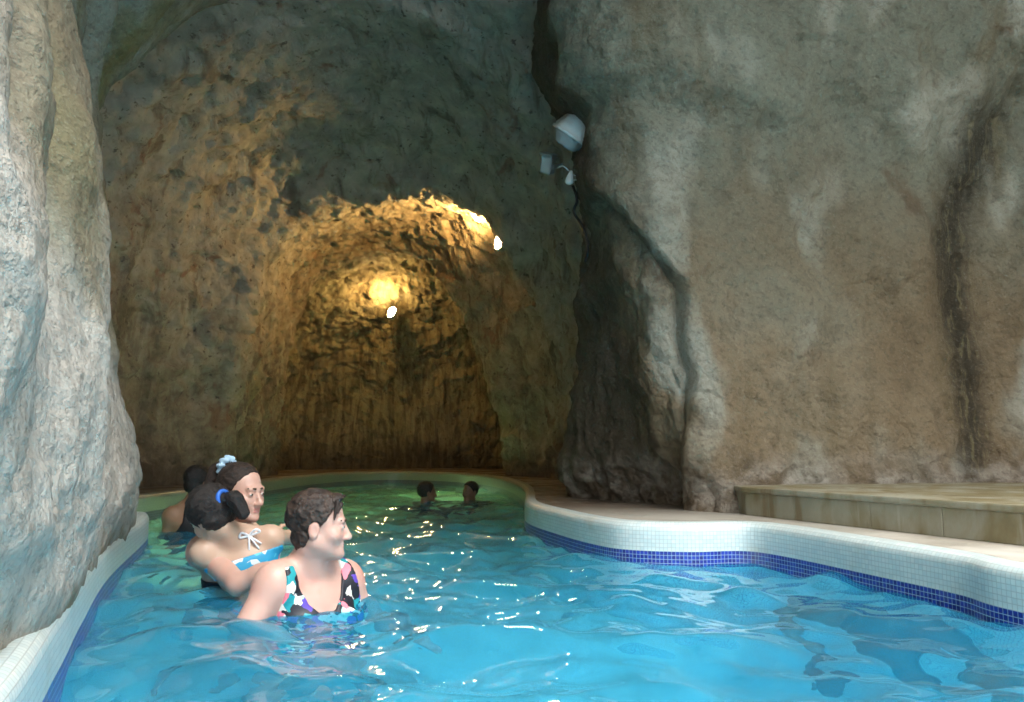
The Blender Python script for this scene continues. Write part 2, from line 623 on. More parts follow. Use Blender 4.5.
# ------------------------------------------------------------------ water
def water():
    ys = [-4.4]
    while ys[-1] < 12.4:
        y = ys[-1]
        ys.append(y + (.05 if y < .8 else max(.013, .0048 * y)))
    ys = np.array(ys)
    xs = np.arange(-2.85, 3.45, .0165)
    X, Y = np.meshgrid(xs, ys, indexing='ij')
    Z = np.zeros_like(X)
    r = np.random.RandomState(11)
    for k in range(46):
        lam = .14 * (7.5 ** (r.rand() ** 1.1))
        th = r.normal(.4, .95)
        amp = .0066 * lam ** 1.05 * r.uniform(.5, 1.2)
        kx, ky = math.cos(th) * 2 * math.pi / lam, math.sin(th) * 2 * math.pi / lam
        env = 1
        ph = kx * X + ky * Y + r.rand() * 6.28 + 1.4 * np.sin(X * r.uniform(.6, 1.8) + Y * r.uniform(.4, 1.4) + r.rand() * 6)
        s = np.sin(ph)
        Z += amp * (s - .28 * np.cos(2 * ph))
    cx, cy = W(308, 606)[:2]
    rr = np.hypot(X - cx, Y - cy)
    Z += .005 * np.exp(-rr * 1.9) * np.sin(rr * 2 * math.pi / .15)
    cx, cy = W(235, 584)[:2]
    rr = np.hypot(X - cx, Y - cy)
    Z += .004 * np.exp(-rr * 1.8) * np.sin(rr * 2 * math.pi / .17)
    calm = 1 - .45 * smooth01(5, 9, Y)
    Z *= calm
    G = np.stack([X, Y, Z], -1)
    Fq = grid_faces(*X.shape)
    c = G.reshape(-1, 3)[Fq].mean(1)
    keep = in_poly(c[:, :2], (outline + onrm * .03)[::3])
    Fq = Fq[keep]
    used = np.unique(Fq)
    mp = np.zeros(G.size // 3, int)
    mp[used] = np.arange(len(used))
    o = raw('water', G.reshape(-1, 3)[used], mp[Fq], M_WATER, kind='stuff')
    tag(o, 'rippled turquoise pool water running into the cave', 'water', kind='stuff')


water()


# ------------------------------------------------------------------ rock walls
def surface(name, G, mat, disp, flip=False, kind='structure'):
    n = gnormals(G)
    if flip:
        n = -n
    G = G + n * disp(G)[..., None]
    Fq = grid_faces(*G.shape[:2])
    if not flip:
        pass
    return raw(name, G.reshape(-1, 3), Fq, mat, kind=kind)


def table_surface(rows, nu, nv):
    """rows: list over heights of lists over stations of (x,y,z) -> dense grid (stations x heights)"""
    A = np.array(rows, float)                       # (h, s, 3)
    B = np.stack([catmull(A[k], nu) for k in range(len(A))], 0)
    return np.stack([catmull(B[:, i], nv) for i in range(nu)], 0)


# left rock -----------------------------------------------------------------
def wall_left():
    base = [(-.72, -1.6), (-.60, -.6), (-.58, .3), (-.755, 1.0)] + [tuple(W(a, b, .0)[:2]) for a, b in ((52, 702), (80, 645), (94, 617), (108, 593), (128, 570))] + [(-1.98, 4.25), (-2.35, 4.75), (-3.1, 5.05), (-4.3, 5.2)]
    base = np.array(base)
    t = np.gradient(base, axis=0)
    t /= np.linalg.norm(t, axis=1)[:, None]
    n = np.stack([t[:, 1], -t[:, 0]], 1)            # into the pool (towards +x)
    n[-2:] = (0, -1)
    zs = [-.25, .10, .24, .5, .85, 1.3, 1.7, 2.1, 2.5, 2.8, 3.3, 4.2, 5.2]
    # inward offset of the face per height, outer end / inner end
    off_a = [-.12, -.022, -.008, .0, .02, -.02, -.10, -.14, -.15, -.1, -.05, .1, .2]
    off_b = [-.12, -.022, -.008, -.04, -.17, -.23, -.28, -.34, -.28, -.10, .28, .9, 1.6]
    rows = []
    for k, z in enumerate(zs):
        row = []
        for i, (b, nn) in enumerate(zip(base, n)):
            w = min(1, max(0, (b[1] - 1.0) / 3.1))
            o = off_a[k] * (1 - w) + off_b[k] * w
            row.append((b[0] + nn[0] * o, b[1] + nn[1] * o, z))
        rows.append(row)
    G = table_surface(rows, 420, 380)
    s = np.linspace(0, 1, 420)[:, None] * np.ones((1, 380))

    def disp(G):
        y = G[..., 1]
        z = G[..., 2]
        ramp = smooth01(.16, .8, z)
        # hanging flutes
        yy = y + .18 * np.sin(z * 2.1 + .4) + .10 * fbm(G * np.array([.5, .5, 1.2]), 3)
        fl = 0
        for c, a, wd in ((1.25, .09, .22), (2.15, .09, .20), (3.2, .10, .25), (4.1, .06, .14), (2.7, -.05, .16), (1.72, -.04, .15), (3.7, -.07, .16)):
            fl = fl + a * np.exp(-((yy - c) / wd) ** 2)
        cr = 1 - np.abs(np.sin(math.pi * (yy + .12 * fbm(G * np.array([.8, .8, .4]) + 3, 2)) / .62))
        d = fl * ramp * .7 - .15 * cr ** 3 * smooth01(.7, 1.2, z) * smooth01(.9, 1.4, y)
        d = d + .045 * fbm(G * np.array([1.7, 1.7, .9]), 4) * (.35 + .65 * ramp)
        d = d + .012 * ridged(G * np.array([5, 5, 1.6]), 4)
        d = d + .006 * fbm(G * 14, 3)
        lump = smooth01(.75, .2, z)
        d = d + lump * .02 * ridged(G * np.array([6, 6, 4.5]) + 5, 3)
        return d * smooth01(.08, .40, z) * .9 + .022 * (fbm(G * np.array([3.5, 3.5, 3]), 3)) * smooth01(.0, .12, z)
    surface('wall_left', G, M_LEFT, disp)


# right rock ----------------------------------------------------------------
def wall_right():
    zs = [-.1, .18, .6, 1.0, 1.5, 2.0, 2.5, 3.0, 3.7, 5.2]
    st = {}
    # per station: list of (x, y) for each height
    edge_x = [.97, .97, .84, .72, .65, .60, .53, .42, .32, .25]
    rec_x = [.78, .78, .72, .66, .66, .62, .55, .45, .4, .4]
    deep_x = [.50, .50, .52, .56, .62, .66, .66, .6, .6, .6]
    rows = []
    for k, z in enumerate(zs):
        lean = [0, 0, .02, .05, .05, .03, -.02, -.1, -.25, -.5][k]
        row = [(1.1, 7.4, z), (.85, 6.5, z), (deep_x[k], 5.75, z), (rec_x[k], 5.2, z),
               (edge_x[k], 4.62 + lean, z),
               (edge_x[k] + .16, 4.42 + lean, z),
               (1.22 if z < .7 else edge_x[k] + .42, (4.36 if z < .5 else 4.42) + lean, z),
               (1.62, 4.52 + lean, z), (2.2, 4.62 + lean, z), (2.7, 4.74 + lean, z), (3.2, 4.72 + lean, z), (4.0, 4.6 + lean, z), (5.2, 4.0 + lean, z), (6.3, 2.6, z), (6.8, .6, z)]
        rows.append(row)
    G = table_surface(rows, 620, 420)

    def disp(G):
        x, y, z = G[..., 0], G[..., 1], G[..., 2]
        d = .085 * fbm(G * .75 + 3, 4) + .045 * fbm(G * 2.2, 4) + .016 * fbm(G * 9, 4)
        d = d - .016 * np.clip(1 - np.abs(fbm(G * np.array([.9, .9, .7]) + 21, 4)) / .035, 0, 1) * smooth01(-.1, .3, fbm(G * 1.3 + 50, 2)) * smooth01(.5, 1.0, z)
        # the long slanting fold on the pillar
        front = smooth01(5.3, 4.8, y)
        xc = np.interp(z, [.2, .4, .93, 1.45, 1.81, 2.24, 2.6], [.95, .955, .985, .93, .70, .50, .36]) + .02 * fbm(G * 4, 2)
        fade = smooth01(2.6, 2.15, z) * front
        d = d + (.11 * smooth01(xc - .035, xc + .045, x) - .055) * fade
        d = d - .03 * np.exp(-((x - xc + .012) / .014) ** 2) * fade
        d = d + .035 * fbm(G * np.array([5, 5, 3.2]) + 2, 2) * smooth01(xc, xc - .06, x) * fade
        d = d + .03 * np.exp(-((x - xc - .13) / .10) ** 2) * smooth01(1.7, 1.2, z) * fade
        # hollow along the seep
        sx = SEEP_X + .03 * np.sin(z * 3.1) + .34 * smooth01(1.6, 3.0, z)
        d = d - .10 * np.exp(-((x - sx) / (.12 + .08 * smooth01(1., 3., z))) ** 2) * smooth01(.7, 1.5, z) - .22 * np.exp(-((x - sx - .28) / .30) ** 2) * smooth01(.8, 1.7, z) * smooth01(3.0, 2.5, z + .3 * (x - sx - .3))
        d = d + .04 * ridged(np.stack([x * 9, y * 9, z * 1.2], -1), 3) * np.exp(-((x - sx) / .16) ** 2) * smooth01(.7, 1.1, z)
        # swollen foot
        d = d + .05 * smooth01(.75, .3, z) * (.6 + fbm(G * 3.1 + 8, 3))
        # brow at the top
        d = d + .16 * smooth01(2.35, 2.9, z + .5 * fbm(G * .9 + 1, 3) + .10 * (x - 2)) + .03 * ridged(G * 3.3, 3) * smooth01(2.0, 2.8, z)
        # rough shadowed recess
        rr = smooth01(4.75, 5.2, y) * smooth01(1.6, 1.0, x)
        d = d + rr * (.05 * ridged(G * np.array([5, 5, 1.2]), 4))
        return d
    surface('wall_right', G, M_RIGHT, disp, flip=False)


# tunnel --------------------------------------------------------------------
def tunnel():
    A = [(-3.25, -.1), (-3.3, .7), (-3.25, 1.6), (-3.0, 2.5), (-2.45, 3.2), (-1.7, 3.6), (-.95, 3.65), (-.25, 3.35), (.3, 2.8), (.52, 2.0), (.62, 1.1), (.72, -.1)]
    B = [(-2.98, -.1), (-2.85, .7), (-2.72, 1.5), (-2.5, 2.3), (-2.1, 2.78), (-1.5, 3.03), (-.8, 3.08), (-.2, 2.86), (.18, 2.38), (.43, 1.68), (.62, .85), (.70, -.1)]
    C = [(-3.02, -.1), (-2.98, .9), (-2.92, 1.6), (-2.78, 2.3), (-2.42, 2.82), (-1.8, 3.06), (-1.3, 3.08), (-.85, 2.8), (-.52, 2.15), (-.25, 1.4), (-.05, .7), (.06, -.1)]
    D = [(-3.7, -.1), (-3.7, .8), (-3.6, 1.7), (-3.2, 2.5), (-2.6, 3.0), (-1.8, 3.3), (-1.1, 3.3), (-.5, 3.05), (-.1, 2.4), (.2, 1.6), (.4, .7), (.5, -.1)]
    A, B, C, D = (np.array(q) for q in (A, B, C, D))
    for q in (A, B, C, D):
        q[[0, -1], 1] = -.8

    def grow(q, dx, dz):
        c = np.array([-1.3, 0])
        return c + (q - c) * np.array([1 + dx, 1 + dz])
    def wide(q, dx):
        q = q.copy()
        q[:, 0] += np.where(q[:, 0] > -.6, dx * np.clip((q[:, 0] + .6) / 1.0, 0, 1), 0)
        return q
    stations = [(4.6, wide(grow(A, .10, .40), .30)), (5.0, wide(grow(A, .02, .08), .40)), (5.5, wide(grow(A, 0, .02), .4)), (6.2, wide(A, .08)), (7.0, grow(A, -.02, -.03)), (7.6, grow(A * .5 + B * .5, .01, .0)), (7.95, B), (8.15, B), (8.5, grow(B, .03, .05)), (9.3, grow(B * .5 + C * .5, .03, .05)), (10.0, grow(C, .0, .0)), (10.25, C),
                (10.5, grow(C, .06, .04)), (10.9, D * .7 + C * .3), (11.6, D), (12.2, grow(D, -.03, -.1)), (12.8, grow(D, -.08, -.22)), (13.2, grow(D, -.25, -.38)), (13.42, grow(D, -.6, -.6)), (13.5, grow(D, -.97, -.99))]
    ds = np.array([s[0] for s in stations])
    secs = np.stack([even(catmull(s[1], 300), 380)[0] for s in stations])      # (k, 380, 2)
    dd = np.concatenate([np.arange(4.6, 12.8, .024), np.linspace(12.8, 13.5, 90)])
    idx = np.interp(dd, ds, np.arange(len(ds)))
    G = np.zeros((len(dd), 380, 3))
    for j in range(2):
        for c in range(380):
            G[:, c, 0 if j == 0 else 2] = np.interp(idx, np.arange(len(ds)), secs[:, c, j])
    G[..., 1] = dd[:, None]
    # soften the stations
    ker = np.exp(-np.linspace(-2, 2, 11) ** 2)
    ker /= ker.sum()
    pad = np.concatenate([np.repeat(G[:1], 5, 0), G, np.repeat(G[-1:], 5, 0)])
    G = sum(ker[k] * pad[k:k + len(G)] for k in range(11))
    # the line of the arches wanders
    G[..., 1] += .22 * fbm(G * .55 + 40, 2)
    n = gnormals(G)
    cen = np.array([-1.3, 0, 1.0])
    inward = np.stack([cen[0] - G[..., 0], 0 * G[..., 0], cen[2] - G[..., 2]], -1)
    sgn = np.sign((n * inward).sum(-1).mean())
    n *= sgn
    d = .10 * fbm(G * .8 + 7, 3) + .04 * ridged(G * 1.9, 3) + .045 * facets(G * 2.4) + .034 * facets(G * 5.3 + 9) + .018 * facets(G * 11 + 4) + .014 * fbm(G * 11, 3)
    # slanting ribs on the flank left of the right-hand wall
    d = d + .05 * ridged(np.stack([G[..., 0] * 2.4 + G[..., 2] * .8, G[..., 1] * 2.2 - G[..., 2] * .9, G[..., 2] * .25], -1), 3) * smooth01(-.8, -.1, G[..., 0])
    d *= .55 + .45 * smooth01(4.4, 6.0, G[..., 1])
    G = G + n * (d * .85)[..., None]
    nv = 380
    kend = int(np.argmin(np.abs(dd - 12.45)))
    cuts = {'tunnel_wall_left': (0, kend, 0, 126), 'tunnel_vault': (0, kend, 125, 254), 'tunnel_wall_right': (0, kend, 253, 380), 'wall_back': (kend - 1, len(dd), 0, 380)}
    for name, (a, b, c, e) in cuts.items():
        g = G[a:b, c:e]
        raw(name, g.reshape(-1, 3), grid_faces(*g.shape[:2]), M_ROCK, kind='structure')


def canopy():
    """unseen rock roof over the cave mouth, added to hold back sky and sun"""
    xs = np.linspace(-4.5, 7.2, 110)
    ys = np.linspace(CANOPY_Y, 6.2, 70)
    X, Y = np.meshgrid(xs, ys, indexing='ij')
    Z = 4.9 + .25 * smooth01(3, 0, Y) + .25 * fbm(np.stack([X, Y, 0 * X], -1) * .6, 4)
    G = np.stack([X, Y, Z], -1)
    top = G.copy()
    top[..., 2] += .6
    n = X.size
    V = np.concatenate([G.reshape(-1, 3), top.reshape(-1, 3)])
    f = grid_faces(*X.shape)
    idx = np.arange(n).reshape(X.shape)
    fr = np.stack([idx[:-1, 0], idx[1:, 0], idx[1:, 0] + n, idx[:-1, 0] + n], -1)
    raw('shade_canopy', V, np.concatenate([f, f + n, fr]), M_RIGHT, kind='structure')


CANOPY_Y = 1.3
wall_left()
wall_right()
tunnel()
canopy()


# ------------------------------------------------------------------ stone ledge
def box_bevel(name, corners, z0, z1, mat, parent=None, bev=.012, jitter=0.0, cuts=1):
    import bmesh
    bm = bmesh.new()
    lo = [bm.verts.new((x, y, z0)) for x, y in corners]
    hi = [bm.verts.new((x, y, z1)) for x, y in corners]
    k = len(corners)
    bm.faces.new(lo[::-1])
    bm.faces.new(hi)
    for i in range(k):
        bm.faces.new((lo[i], lo[(i + 1) % k], hi[(i + 1) % k], hi[i]))
    if bev:
        bmesh.ops.bevel(bm, geom=list(bm.edges), offset=bev, segments=2, affect='EDGES', profile=.6)
    bmesh.ops.recalc_face_normals(bm, faces=bm.faces)
    me = bpy.data.meshes.new(name)
    bm.to_mesh(me)
    bm.free()
    return link(name, me, mat, parent, smooth=False)


def ledge():
    a = W(746, 515, DECK)[:2]
    b = W(1024, 546, DECK)[:2]
    dirv = (b - a) / np.linalg.norm(b - a)
    nrm = np.array([-dirv[1], dirv[0]])            # away from the pool
    if nrm[0] < 0:
        nrm = -nrm
    t = empty('stone_ledge', (a[0], a[1], DECK))
    tag(t, 'low stained stone ledge along the foot of the right rock wall', 'ledge')
    inv = np.array([a[0], a[1]])
    zt = P(746, 487, a[1])[2]
    # facing stones
    L = np.linalg.norm(b - a)
    cuts = [0, .34, .78, 1.12, L * 1.0 + .25, L + .9, L + 1.9]
    for k in range(len(cuts) - 1):
        c0, c1 = cuts[k] + .0008, cuts[k + 1] - .0008
        q = [dirv * c0, dirv * c1, dirv * c1 + nrm * .10, dirv * c0 + nrm * .10]
        box_bevel('facing_stone', [tuple(v) for v in q], -.0, zt - DECK - .028, M_SLAB, t, .004)
    box_bevel('facing_stone', [(.001, .003), tuple(nrm * .099), (.06, .345), (-.004, .345)], -.0, zt - DECK - .028, M_SLAB, t, .003)
    # paving slab on top, carried back to the wall
    q = [-dirv * .012 - nrm * .012, dirv * (L + 1.9) - nrm * .012, dirv * (L + 1.9) + nrm * 4.2, np.array([1.5, 1.2]), np.array([.22, .62]), np.array([-.01, .36])]
    q[2] = np.array([4.6, .6])
    box_bevel('top_slab', [tuple(v) for v in q], zt - DECK - .028, zt - DECK, M_SLAB, t, .008)
    # fill under the slab
    q = [dirv * .001 + nrm * .09, dirv * (L + 1.85) + nrm * .09, np.array([4.5, .5]), np.array([1.5, 1.1]), np.array([.25, .55]), np.array([.012, .345])]
    box_bevel('core', [tuple(v) for v in q], 0, zt - DECK - .03, M_SLAB, t, 0)


ledge()

# ------------------------------------------------------------------ lamps and fittings
M_WHITE = simple('white_plastic', (.84, .88, .88), .4, .05)
M_GREYMETAL = simple('grey_metal', (.36, .40, .41), .35, Metallic=.6)
M_DIFF = simple('ribbed_diffuser', (.42, .46, .46), .25)
M_DARK = simple('black_rubber', (.012, .012, .013), .3)
M_GLOW1 = emis('lit_lamp_glass', (1.0, .74, .34), LAMP_EMIT if 'LAMP_EMIT' in globals() else 90.0)


def lathe(name, prof, mat, parent=None, seg=28, M=Matrix.Identity(4), smooth=True):
    V = []
    for r, z in prof:
        for k in range(seg):
            a = 2 * math.pi * k / seg
            V.append(tuple(M @ Vector((r * math.cos(a), r * math.sin(a), z))))
    Fq = []
    for j in range(len(prof) - 1):
        for k in range(seg):
            Fq.append((j * seg + k, j * seg + (k + 1) % seg, (j + 1) * seg + (k + 1) % seg, (j + 1) * seg + k))
    return raw(name, V, Fq, mat, parent, smooth)


def tube(name, pts, r, mat, parent=None, n=60, seg=10):
    C = catmull(np.array(pts), n)
    t = np.gradient(C, axis=0)
    t /= np.linalg.norm(t, axis=1)[:, None]
    ref = np.array([.3, .2, .93])
    V = []
    for k in range(n):
        a = np.cross(t[k], ref)
        a /= np.linalg.norm(a)
        b = np.cross(t[k], a)
        rr = r if not callable(r) else r(k / (n - 1))
        for j in range(seg):
            q = 2 * math.pi * j / seg
            V.append(C[k] + rr * (math.cos(q) * a + math.sin(q) * b))
    V = V + [C[0], C[-1]]
    Fq = []
    for k in range(n - 1):
        for j in range(seg):
            Fq.append((k * seg + j, k * seg + (j + 1) % seg, (k + 1) * seg + (j + 1) % seg, (k + 1) * seg + j))
    for j in range(seg):
        Fq.append((n * seg, (j + 1) % seg, j, j))
        Fq.append((n * seg + 1, (n - 1) * seg + j, (n - 1) * seg + (j + 1) % seg, (n - 1) * seg + (j + 1) % seg))
    tris = [f[:3] for f in Fq if len(set(f)) == 3]
    quads = [f for f in Fq if len(set(f)) == 4]
    me = bpy.data.meshes.new(name)
    me.from_pydata([tuple(v) for v in V], [], quads + tris)
    me.update()
    return link(name, me, mat, parent)


def frame(fwd, up=(0, 0, 1)):
    """matrix whose +Z is fwd"""
    z = Vector(fwd).normalized()
    x = Vector(up).cross(z).normalized()
    y = z.cross(x)
    return Matrix(((x[0], y[0], z[0], 0), (x[1], y[1], z[1], 0), (x[2], y[2], z[2], 0), (0, 0, 0, 1)))


def rounded_box(name, sx, sy, sz, mat, parent=None, bev=.01, M=Matrix.Identity(4)):
    import bmesh
    bm = bmesh.new()
    bmesh.ops.create_cube(bm, size=1)
    bmesh.ops.scale(bm, vec=(sx, sy, sz), verts=bm.verts)
    bmesh.ops.bevel(bm, geom=list(bm.edges), offset=bev, segments=3, affect='EDGES', profile=.5)
    bmesh.ops.transform(bm, matrix=M, verts=bm.verts)
    me = bpy.data.meshes.new(name)
    bm.to_mesh(me)
    bm.free()
    return link(name, me, mat, parent, smooth=False)


def bulkhead(pos, fwd, up, label, power, emit, size=.13, out=.30, aim=None, kind='SPOT'):
    """lit oval bulkhead lamp: back plate, housing ring, glowing glass, guard"""
    t = empty('floodlight', tuple(pos))
    tag(t, label, 'lamp', 'lit lamps inside the cave')
    M = frame(fwd, up) @ Matrix.Diagonal((.62, 1.0, 1.0, 1.0))
    s = size
    lathe('back_plate', [(0, -.05 * 1), (s * .9, -.05), (s * .9, -.03), (0, -.03)], M_GREYMETAL, t, M=M)
    lathe('housing', [(s * .72, -.03), (s * .95, -.02), (s, .0), (s, .022), (s * .93, .026), (s * .9, .0)], M_GREYMETAL, t, M=M)
    lathe('lamp_glass', [(s * .9, .008), (s * .86, .03), (s * .7, .052), (s * .4, .066), (0, .07)], emis('lit_glass', (1.0, .70, .30), emit), t, M=M)
    for a in (-1, 1):
        tube('bracket', [tuple(M @ Vector((a * s * 1.0, 0, .01))), tuple(M @ Vector((a * s * 1.15, 0, -.03))), tuple(M @ Vector((a * s * .8, 0, -.13)))], .008, M_GREYMETAL, t, n=12)
    li = bpy.data.lights.new('lamp_light', kind)
    if kind == 'SPOT':
        li.spot_size = math.radians(176)
        li.spot_blend = .8
    li.energy = power
    li.color = (1.0, .60, .19)
    li.shadow_soft_size = .05
    o = bpy.data.objects.new('lamp_light', li)
    COL.objects.link(o)
    o.parent = t
    f = Vector(fwd).normalized()
    o.location = f * out
    o.rotation_euler = Vector(aim or fwd).to_track_quat('-Z', 'Y').to_euler()
    o.hide_render = False
    return t


L1 = P(502, 241, 8.6)
L2 = P(392, 313, 12.3)
bulkhead(L1, (-.60, -.70, .30), (.35, 0, 1), 'lit oval lamp glowing high on the right flank of the second arch', 250, 130, .125, .26, (-.70, .10, .55))
bulkhead(L2, (-.15, -.75, .40), (.2, 0, 1), 'lit oval lamp glowing high on the far back wall of the cave', 40, 130, .11, .42, None, 'POINT')


def white_lamp():
    c = P(571, 136, 4.95)
    t = empty('wall_lamp', tuple(c))
    tag(t, 'unlit white angular wall lamp with ribbed underside beside the right rock edge', 'lamp')
    M = frame((.35, -.55, .75), (.8, 0, .6)) @ Matrix.Rotation(math.radians(22), 4, 'Z')
    M = frame((.56, -.30, .78), (.6, 0, .3))
    s = .130
    lathe('housing', [(s * 1.02, 0), (s * 1.02, .03), (s * .62, .155), (s * .58, .16), (0, .162)], M_WHITE, t, seg=6, M=M, smooth=False)
    lathe('rim', [(s * .98, -.012), (s * 1.10, -.010), (s * 1.10, .008), (s * 1.0, .012)], M_WHITE, t, seg=6, M=M, smooth=False)
    pr = []
    for k in range(14):
        f = k / 13
        pr.append((s * (.93 - .34 * f) * (1.0 if k % 2 else .93), -.012 - .060 * f))
    pr += [(s * .3, -.082), (0, -.084)]
    lathe('diffuser', pr, M_DIFF, t, seg=24, M=M, smooth=False)
    tube('bracket', [tuple(M @ Vector((0, 0, .1))), tuple(M @ Vector((.02, .12, .06))), tuple(M @ Vector((.05, .26, .0)))], .014, M_GREYMETAL, t, n=12)


def spot_fixture():
    c = P(548, 164, 5.25)
    t = empty('spotlight', tuple(c))
    tag(t, 'small grey metal spotlight box below and left of the white wall lamp', 'lamp')
    M = frame((-.45, -.6, -.3), (.45, 0, 1))
    rounded_box('housing', .085, .13, .06, M_GREYMETAL, t, .008, M)
    rounded_box('visor', .098, .012, .085, M_GREYMETAL, t, .004, M @ Matrix.Translation((0, .068, .012)))
    rounded_box('lens', .066, .10, .006, M_DIFF, t, .002, M @ Matrix.Translation((0, 0, .031)))
    for a in (-1, 1):
        rounded_box('bracket', .008, .03, .12, M_GREYMETAL, t, .002, M @ Matrix.Translation((a * .05, -.01, -.045)))
    for k in range(4):
        rounded_box('fin', .078, .006, .03, M_GREYMETAL, t, .002, M @ Matrix.Translation((0, -.045 + .03 * k, -.04)))


def junction():
    c = P(570, 177, 5.05)
    t = empty('junction_box', tuple(c))
    tag(t, 'small white hanging cable box with two thin loose wires', 'junction box')
    M = frame((.1, -1, .2), (.25, 0, 1))
    lathe('body', [(0, .045), (.008, .044), (.016, .02), (.026, -.015), (.028, -.035), (.016, -.05), (0, -.052)], M_WHITE, t, seg=14, M=frame((.2, 0, 1), (0, 1, 0)))
    tube('wire', [(.01, -.01, .01), (.03, -.03, .0), (.055, -.03, -.02), (.06, -.02, -.028)], .0032, M_WHITE, t, n=20)
    tube('wire', [(.015, -.01, -.025), (.035, -.03, -.03), (.06, -.02, -.028)], .0032, M_WHITE, t, n=20)
    tube('wire', [(-.005, 0, .04), (-.03, -.01, .06), (-.05, .0, .075), (-.075, .05, .08)], .0035, M_WHITE, t, n=20)
    pts = [P(573, 186, 5.08), P(577, 200, 5.06), P(574, 212, 5.1), P(582, 226, 5.08), P(588, 245, 5.08), P(585, 262, 5.12)]
    k = tube('cable', pts, .010, M_DARK, None, n=60)
    tag(k, 'glossy black cable running down the rock below the white cable box', 'cable')


white_lamp()
spot_fixture()
junction()

# ------------------------------------------------------------------ figures: one continuous implicit surface per body
class Field:
    def __init__(s, lo, hi, h):
        s.lo, s.h = np.array(lo, float), h
        s.n = np.ceil((np.array(hi) - s.lo) / h).astype(int) + 1
        s.f = np.full(tuple(s.n), 1.0, np.float32)

    def block(s, lo, hi):
        a = np.clip(np.floor((np.array(lo) - s.lo) / s.h).astype(int), 0, s.n)
        b = np.clip(np.ceil((np.array(hi) - s.lo) / s.h).astype(int) + 1, 0, s.n)
        ax = [s.lo[k] + s.h * np.arange(a[k], b[k]) for k in range(3)]
        return tuple(slice(a[k], b[k]) for k in range(3)), np.meshgrid(*ax, indexing='ij', sparse=True)

    def put(s, lo, hi, fn, k, sub=False):
        m = .05
        sl, g = s.block(np.array(lo) - m, np.array(hi) + m)
        old = s.f[sl]
        if old.size == 0:
            return
        d = fn(*g).astype(np.float32)
        if sub:
            d = -d
            h = np.clip(.5 - .5 * (old - d) / k, 0, 1)
            s.f[sl] = old * (1 - h) + d * h + k * h * (1 - h)
        else:
            h = np.clip(.5 + .5 * (old - d) / k, 0, 1)
            s.f[sl] = old * (1 - h) + d * h - k * h * (1 - h)

    def cone(s, a, b, ra, rb, k=.02, sub=False):
        a, b = np.array(a, float), np.array(b, float)
        v = b - a
        L = max((v * v).sum(), 1e-9)

        def fn(x, y, z):
            t = np.clip(((x - a[0]) * v[0] + (y - a[1]) * v[1] + (z - a[2]) * v[2]) / L, 0, 1)
            return np.sqrt((x - a[0] - t * v[0]) ** 2 + (y - a[1] - t * v[1]) ** 2 + (z - a[2] - t * v[2]) ** 2) - (ra + (rb - ra) * t)
        r = max(ra, rb)
        s.put(np.minimum(a, b) - r, np.maximum(a, b) + r, fn, k, sub)

    def ell(s, c, rad, R=np.eye(3), k=.02, sub=False):
        c = np.array(c, float)
        rad = np.array(rad, float)

        def fn(x, y, z):
            dx, dy, dz = x - c[0], y - c[1], z - c[2]
            q = [dx * R[0, i] + dy * R[1, i] + dz * R[2, i] for i in range(3)]
            k0 = np.sqrt(sum((q[i] / rad[i]) ** 2 for i in range(3)))
            k1 = np.sqrt(sum((q[i] / rad[i] ** 2) ** 2 for i in range(3))) + 1e-6
            return k0 * (k0 - 1) / k1
        ext = np.abs(R) @ rad
        s.put(c - ext, c + ext, fn, k, sub)

    def mesh(s, f=None, lo=None):
        return nets(s.f if f is None else f, s.lo if lo is None else lo, s.h)


def nets(f, lo, h):
    """surface nets"""
    neg = f < 0
    c = [neg[i:neg.shape[0] - 1 + i, j:neg.shape[1] - 1 + j, k:neg.shape[2] - 1 + k] for i in (0, 1) for j in (0, 1) for k in (0, 1)]
    cnt = sum(q.astype(np.int8) for q in c)
    act = (cnt > 0) & (cnt < 8)
    ids = np.argwhere(act)
    num = np.full(act.shape, -1, np.int64)
    num[act] = np.arange(len(ids))
    acc = np.zeros((len(ids), 3))
    w = np.zeros(len(ids))
    corners = np.array([(i, j, k) for i in (0, 1) for j in (0, 1) for k in (0, 1)])
    val = [f[ids[:, 0] + q[0], ids[:, 1] + q[1], ids[:, 2] + q[2]] for q in corners]
    for a in range(8):
        for b in range(a + 1, 8):
            if np.abs(corners[a] - corners[b]).sum() != 1:
                continue
            m = (val[a] < 0) != (val[b] < 0)
            t = np.where(m, val[a] / np.where(m, val[a] - val[b], 1), 0)
            acc += np.where(m[:, None], corners[a] + t[:, None] * (corners[b] - corners[a]), 0)
            w += m
    V = np.array(lo) + h * (ids + acc / w[:, None])
    Fq = []
    for ax in range(3):
        u, v = (ax + 1) % 3, (ax + 2) % 3
        n0 = np.take(neg, range(neg.shape[ax] - 1), axis=ax)
        n1 = np.take(neg, range(1, neg.shape[ax]), axis=ax)
        e = np.argwhere(n0 != n1)
        e = e[(e[:, u] > 0) & (e[:, v] > 0) & (e[:, u] < neg.shape[u] - 1) & (e[:, v] < neg.shape[v] - 1)]
        s0 = neg[e[:, 0], e[:, 1], e[:, 2]]
        q = []
        for du, dv in ((0, 0), (-1, 0), (-1, -1), (0, -1)):
            p = e.copy()
            p[:, u] += du
            p[:, v] += dv
            q.append(num[p[:, 0], p[:, 1], p[:, 2]])
        q = np.stack(q, 1)
        q[~s0] = q[~s0][:, ::-1]
        Fq.append(q)
    return V, np.concatenate(Fq)


def unit(v):
    v = np.array(v, float)
    return v / np.linalg.norm(v)


def basis(fwd, up):
    f = unit(fwd)
    r = unit(np.cross(f, up))
    u = np.cross(r, f)
    return np.stack([r, f, u], 1)            # columns: right, forward, up


